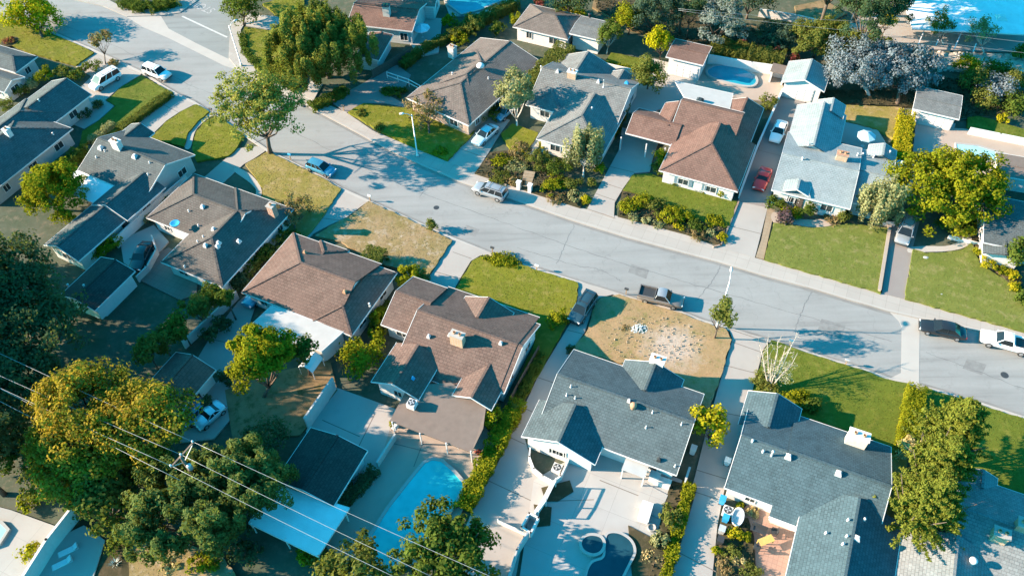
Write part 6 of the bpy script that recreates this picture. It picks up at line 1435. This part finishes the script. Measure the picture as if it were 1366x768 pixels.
railing('thin white railing beside the drive of the taupe roofed house', [(517, 105), (546, 115), (566, 126)], 1.3)
fence('dark side fence below the rosy roofed house', [(498, 105), (548, 76)], 1.7, 'dark_wood', read=.1)
fence('dark wooden fence along the side strip of the brown house', [(718, 470), (690, 520), (668, 562)], 1.4, 'dark_wood', read=.1)
fence('grey fence beside the parked silver van', [(1175, 301), (1192, 303)], 1.0, 'steel', read=.1)
for q, lab in (((692, 252), 'white pillar left of the garden steps'), ((707, 256), 'white pillar right of the garden steps')):
    w = P(q, .1); m = MB(); m.box((w.x, w.y, .05), .5, .5, 1.3, math.radians(-25)); m.box((w.x, w.y, 1.352), .64, .64, .12, math.radians(-25)); tag(m.build('gate_pillar', [MATS['white_paint']]), lab, 'pillar', 'white pillars at the garden steps')
m = MB(); a, b = P((700, 252), .1), P((707, 232), .1); d = (b - a).normalized()
for i in range(6):
    q = a + d * (i * .55); m.box((q.x, q.y, .05), 1.5, .56, .16 + .09 * i, math.atan2(d.y, d.x) - math.pi / 2)
tag(m.build('garden_steps', [MATS['brick_path']]), 'brown garden steps rising between the white pillars', 'steps')
# ---------------------------------------------------------------- yard things
def umbrella(px, label, r=1.3, mat='teal_umbrella'):
    w = P(px, 2.3); t_ = thing('parasol', label, 'parasol', (w.x, w.y, .15)); m = MB(); n = 8; top = m.vert((0, 0, 2.45)); rg = [m.vert((r * math.cos(6.2832 * k / n), r * math.sin(6.2832 * k / n), 1.85)) for k in range(n)]
    lo = [m.vert((r * math.cos(6.2832 * k / n), r * math.sin(6.2832 * k / n), 1.7)) for k in range(n)]
    for k in range(n): m.f.append([top, rg[k], rg[(k + 1) % n]]); m.m.append(k % 2); m.f.append([rg[k], lo[k], lo[(k + 1) % n], rg[(k + 1) % n]]); m.m.append(k % 2)
    plain('umbrella_panel', tuple(x * .82 for x in (.4, .6, .68)), .7); m.build('canopy', [MATS[mat], MATS['umbrella_panel']], t_); m = MB(); m.lathe((0, 0, 0), [(.3, 0), (.3, .08), (.03, .1), (.03, 2.5)], 10); m.build('pole', [MATS['steel']], t_)
umbrella((1157, 179), 'large pale teal parasol behind the pale roofed house'); umbrella((562, 35), 'pale parasol on the patio of the teal outbuilding', 1.4)
umbrella((1203, 217), 'small blue parasol by the yellow hedge', .9)
def chair_(px, rz, label, mat, w=.6, group=None, name='garden_chair'):
    q = P(px, .2); r = thing(name, label, 'chair', (q.x, q.y, ZL[0]), rz, group)
    m = MB(); m.box((0, 0, .36), w, .58, .08); m.build('seat', [MATS[mat]], r); m = MB(); m.bar((-w / 2, -.28, .72), (w / 2, -.28, .72), .07, .62); m.build('backrest', [MATS[mat]], r)
    for sx in (-1, 1):
        for sy in (-1, 1): m = MB(); m.box((sx * (w / 2 - .03), sy * .26, 0), .05, .05, .36); m.build('leg', [MATS['dark_metal']], r)
        m = MB(); m.box((sx * (w / 2), 0, .56), .06, .56, .05); m.build('armrest', [MATS[mat]], r)
    return r
def table_(px, rz, label, mat, w, d, h=.72, name='garden_table'):
    q = P(px, .4); r = thing(name, label, 'table', (q.x, q.y, ZL[0]), rz); m = MB(); m.box((0, 0, h - .05), w, d, .05); m.build('tabletop', [MATS[mat]], r)
    for sx in (-1, 1):
        for sy in (-1, 1): m = MB(); m.box((sx * (w / 2 - .07), sy * (d / 2 - .07), 0), .07, .07, h - .05); m.build('leg', [MATS[mat]], r)
chair_((1010, 710), math.radians(155), 'wide dark grey loveseat on the brick patio', 'dark_metal', 1.5, name='loveseat'); chair_((1031, 712), math.radians(70), 'dark chair with yellow arms right of the patio table', 'dark_metal'); chair_((1008, 733), math.radians(-30), 'dark chair below the yellow patio table', 'dark_metal'); table_((1020, 724), math.radians(20), 'yellow wooden patio table', 'yellow_wood', 1.5, .7)
chair_((1107, 276), math.radians(-25), 'pale blue porch chair of the pale roofed house', 'pale_blue_roof'); chair_((528, 574), math.radians(60), 'white chair under the covered patio edge', 'white_paint')
table_((606, 592), math.radians(-25), 'low white table under the covered patio', 'white_paint', 1.4, .8)
def ac(px, label, z=.0, mat='white_paint', s=.9):
    w = P(px, z + .8); r = thing('air_conditioner', label, 'air conditioner', (w.x, w.y, max(.1, z)), math.radians(-25)); m = MB(); m.box((0, 0, 0), s, s, .75); m.build('casing', [MATS[mat]], r)
    m = MB(); m.lathe((0, 0, .752), [(s * .44, 0), (s * .44, .03), (s * .36, .03)], 20); g = m.build('fan_guard', [MATS['dark_metal']], r)
    m = MB()
    for k in range(4): a = k * 1.5708; m.bar((0, 0, .8), (math.cos(a) * s * .34, math.sin(a) * s * .34, .8), .14, .02)
    m.build('fan', [MATS['steel']], g)
ac((743, 623), 'air conditioner inside the curved white screen wall'); ac((549, 536), 'air conditioner standing on the covered patio roof edge', 2.72); ac((971, 680), 'white air conditioner beside the concrete drive')
def bin_(px, label, mat, h=1.0, w=.6):
    q = P(px, .5); r = thing('wheelie_bin', label, 'bin', (q.x, q.y, .14), math.radians(-25), 'bins beside the houses'); m = MB(); m.box((0, 0, .05), w * .82, w * .82, h - .05, top=1.2); m.build('body', [MATS[mat]], r); m = MB(); m.box((0, 0, h), w * 1.05, w * 1.1, .08); m.build('lid', [MATS[mat]], r)
    for sg in (-1, 1): m = MB(); m.tube([(sg * w * .36 - .03, -w * .4, .1), (sg * w * .36 + .03, -w * .4, .1)], .1, 10); m.build('wheel', [MATS['dark_plastic']], r)
bin_((967, 693), 'blue bin below the white air conditioner', 'blue_plastic'); bin_((963, 668), 'blue bin at the corner of the white siding wall', 'blue_plastic'); bin_((970, 616), 'pale blue utility box on the drive side wall', 'pale_blue_roof', .8); bin_((962, 708), 'grey bin at the drive edge', 'steel'); bin_((960, 722), 'dark bin at the drive edge below the grey bin', 'dark_plastic')
bin_((924, 602), 'white upright tank beside the slate house', 'white_paint', 1.2); bin_((506, 66 + 2), 'pale box by the rosy house wall', 'white_paint', .8)
# white tub, bench counter, hot things on the spa patio
w = P((983, 692), .4); r = thing('bathtub', 'white oval garden tub with grey inside on the brick patio', 'tub', (w.x, w.y, ZL[0]), math.radians(65)); m = MB(); m.lathe((0, 0, 0), [(.62, 0), (.8, .5), (.86, .55), (.74, .55), (.6, .3)], 24, sx=1.25, sy=.7); m.build('shell', [MATS['white_paint']], r, True); m = MB(); m.lathe((0, 0, .38), [(.66, 0), (.66, .02)], 24, sx=1.2, sy=.68); m.build('water', [MATS['steel']], r)
w = P((861, 682), .8); r = thing('patio_bench', 'white box seat on the low patio platform', 'bench', (w.x, w.y, .3), math.radians(68)); m = MB(); m.box((0, 0, 0), 2.0, 1.0, .55); m.build('base', [MATS['stucco']], r); m = MB(); m.box((0, 0, .552), 2.1, 1.1, .1); m.build('seat', [MATS['white_paint']], r)
m = MB(); m.slab(g2([(858, 643), (891, 660), (878, 690), (846, 676)], .3), .0, .32); tag(m.build('patio_platform', [MATS['white_concrete']]), 'low white platform carrying the box seat', 'platform')
w = P((846, 630), 1.2); r = thing('kitchen_shelter', 'white open framed shelter on the patio against the slate house', 'shelter', (w.x, w.y, .14), math.radians(-25)); m = MB()
for sx in (-1, 1):
    for sy in (-1, 1): m.box((sx * 1.1, sy * .6, 0), .12, .12, 2.0)
m.build('frame', [MATS['white_paint']], r); m = MB(); m.box((0, 0, 2.0), 2.4, 1.4, .1); m.build('roof', [MATS['white_flat']], r)
for px, lab, sz in (((873, 636), 'white cupboard right of the white shelter', (1.0, .7, 1.2)), ((884, 642), 'pale counter at the end of the patio kitchen', (1.6, .7, .9)), ((916, 636), 'white leaning board by the hedge', (.15, 1.4, 1.5))):
    w = P(px, .8); r = thing('cupboard', lab, 'cupboard', (w.x, w.y, .14), math.radians(-25)); m = MB(); m.box((0, 0, 0), sz[0], sz[1], sz[2]); m.build('case', [MATS['white_paint']], r); m = MB(); m.box((0, 0, sz[2]), sz[0] + .08, sz[1] + .08, .05); m.build('top', [MATS['stucco_grey']], r)
w = P((869, 704), .2); m = MB(); m.lathe((w.x, w.y, .12), [(.42, 0), (.42, .35), (.34, .35), (.3, .15)], 18); tag(m.build('planter', [MATS['concrete']]), 'round empty planter at the patio edge', 'planter')
# bed of stones, white pile, lawn marks
rr = random.Random(9); w = P((852, 440), .1); m = MB()
for i in range(260):
    a, d = rr.random() * 6.28, rr.random() ** .6; q = Vector((w.x + math.cos(a) * d * 1.8, w.y + math.sin(a) * d * 1.3, .1 + (1 - d) * .5)); s = rr.uniform(.08, .24); m.box(q - Vector((0, 0, s * .5)), s, s * rr.uniform(.6, 1.3), s * .7, rr.random() * 3, 0, rr.uniform(.5, .9))
plain('rubble', (.4, .44, .44), .8, var=.3, scale=5); tag(m.build('rubble_pile', [MATS['rubble']]), 'white pile of rubble on the parched yard', 'rubble', kind='stuff')
w = P((14, 57), .1); m = MB(); m.lathe((w.x, w.y, .05), [(1.5, 0), (1.5, .25), (1.3, .3)], 24); o = tag(m.build('flower_bed', [MATS['mulch']]), 'round red flower bed on the bright corner lawn', 'flower bed')
V, T = leafmass((w.x, w.y, .45), 1.35, 1.3, .3, 'shrub', 500, .18); tag(npmesh('flower_carpet', V.reshape(-1, 3), len(T), MATS['leaf_red'], o, T), kind='stuff')
def rock(px, s, lab, mat='rock'):
    w = P(px, .1); r2 = random.Random(int(px[0])); m = MB(); n = 9
    m.lathe((w.x, w.y, .1), [(s * .8, 0), (s, s * .25), (s * .75, s * .55), (s * .3, s * .7)], n, sx=r2.uniform(.8, 1.2), sy=r2.uniform(.6, 1)); tag(m.build('boulder', [MATS[mat]]), lab, 'boulder')
rock((1234, 345), .45, 'pale boulder on the wide lawn near the curved walk', 'white_flat'); rock((1255, 394), .38, 'pale boulder on the wide lawn near the sidewalk', 'white_flat'); rock((1046, 304), .35, 'stone ring boulder under the plum coloured tree'); rock((866, 442 - 2), .2, 'grey stone beside the rubble pile')
m = MB(); rr = random.Random(4)
for i in range(260):
    q = P((rr.uniform(1250, 1300), rr.uniform(70, 96)), .1) if i < 130 else P((rr.uniform(190, 262), rr.uniform(728, 764)), .1)
    s = rr.uniform(.15, .5); m.box((q.x, q.y, .08), s, s * rr.uniform(.6, 1.4), s * .6, rr.random() * 3, 0, rr.uniform(.5, .85))
tag(m.build('loose_stones', [MATS['rock']]), 'loose garden stones scattered in the beds', 'stones', kind='stuff')
w0 = P((872, 452), .12); m = MB(); hp = [P(q, .14) for q in ((930, 442), (938, 462), (937, 480), (928, 490), (914, 496), (900, 494))]; m.tube(smooth_line(hp, False, 6), .04, 6); tag(m.build('garden_hose', [MATS['dark_plastic']], None, True), 'dark garden hose looping across the parched yard', 'hose')
m = MB(); m.tube([P((168, 733), .2), P((205, 752), .2)], .12, 8); tag(m.build('log', [MATS['tan_wood']], None, True), 'pale fallen log in the bottom left garden', 'log')
# ramada beside the white gabled garage, play things in the lower left court
w = P((1040, 92), 2.3); r = thing('garden_shed', 'tan roofed little shed left of the white gabled garage', 'shed', (w.x, w.y, .1), math.radians(-25)); m = MB(); m.box((0, 0, 2.1), 2.4, 2.2, .14); m.build('roof', [MATS['flat_brown_roof']], r); m = MB(); m.box((-.9, 0, 0), .2, 1.8, 2.1); m.box((.9, 0, 0), .2, 1.8, 2.1); m.box((0, .8, 0), 1.59, .2, 2.1); m.build('wall', [MATS['stucco']], r)
for px, rz, lab in (((92, 735), .5, 'teal lounger in the shaded lower left court'), ((84, 752), .5, 'second teal lounger nearer the bottom edge')):
    w = P(px, .3); r = thing('sun_lounger', lab, 'lounger', (w.x, w.y, .14), rz, 'loungers in the shaded court'); m = MB(); m.box((0, 0, .25), 1.9, .6, .08); m.build('frame', [MATS['white_paint']], r); m = MB(); m.box((-.2, 0, .332), 1.3, .55, .07); m.bar((.5, 0, .4), (.95, 0, .75), .55, .07); m.build('cushion', [MATS['pale_blue_roof']], r)
    for sx in (-1, 1):
        for sy in (-1, 1): m = MB(); m.box((sx * .8, sy * .25, 0), .06, .06, .25); m.build('leg', [MATS['white_paint']], r)
patch('patio', [(70, 720), (112, 700), (140, 720), (118, 790), (40, 790)], MATS['concrete'])
# basketball style white arch on the flat roof extension side
r = thing('canopy', 'small white arched canopy below the flat white roof', 'canopy', tuple(P((418, 494), .1)[:2]) + (.1,), math.radians(-25)); m = MB(); m.tube([(-.9, -1, 0), (-.9, -1, 1.6), (0, -1, 2.2), (.9, -1, 1.6), (.9, -1, 0)], .05, 6); m.tube([(-.9, 1, 0), (-.9, 1, 1.6), (0, 1, 2.2), (.9, 1, 1.6), (.9, 1, 0)], .05, 6); m.build('frame', [MATS['white_paint']], r)
m = MB()
for (x0, z0), (x1, z1) in (((-.95, 1.5), (-.6, 2.0)), ((-.6, 2.0), (0, 2.27)), ((0, 2.27), (.6, 2.0)), ((.6, 2.0), (.95, 1.5))): m.face([(x0, -1.1, z0), (x1, -1.1, z1), (x1, 1.1, z1), (x0, 1.1, z0)])
m.build('cover', [MATS['white_paint']], r)
# ---------------------------------------------------------------- daylight
EL, AZ = math.radians(22), math.radians(-4)       # sun height, direction in which shadows run
sd = bpy.data.lights.new('sun', 'SUN'); so = bpy.data.objects.new('sun', sd); COL.objects.link(so)
sd.energy = 5.0; sd.angle = math.radians(.5); sd.color = (1, .735, .53)
so.rotation_euler = Vector((math.cos(EL) * math.cos(AZ), math.cos(EL) * math.sin(AZ), -math.sin(EL))).to_track_quat('-Z', 'Y').to_euler()
wd = bpy.data.worlds.new('World'); SC.world = wd; wd.use_nodes = True; nt = wd.node_tree
bg = nt.nodes['Background']; sky = nt.nodes.new('ShaderNodeTexSky'); sky.sky_type = 'NISHITA'; sky.sun_disc = False; sky.sun_elevation = EL
sunv = (-math.cos(AZ), -math.sin(AZ)); sky.sun_rotation = math.atan2(sunv[0], sunv[1]) % (2 * math.pi)
tint = nt.nodes.new('ShaderNodeMix'); tint.data_type = 'RGBA'; tint.blend_type = 'MULTIPLY'; tint.inputs[0].default_value = 1
tint.inputs[7].default_value = (.06, .84, 1.0, 1)
nt.links.new(sky.outputs[0], tint.inputs[6]); nt.links.new(tint.outputs[2], bg.inputs['Color']); bg.inputs['Strength'].default_value = .115
SC.view_settings.view_transform = 'Standard'; SC.view_settings.look = 'None'; SC.view_settings.gamma = 1; SC.view_settings.exposure = 1.93
SC.cycles.max_bounces = 5; SC.cycles.diffuse_bounces = 2; SC.cycles.transparent_max_bounces = 4
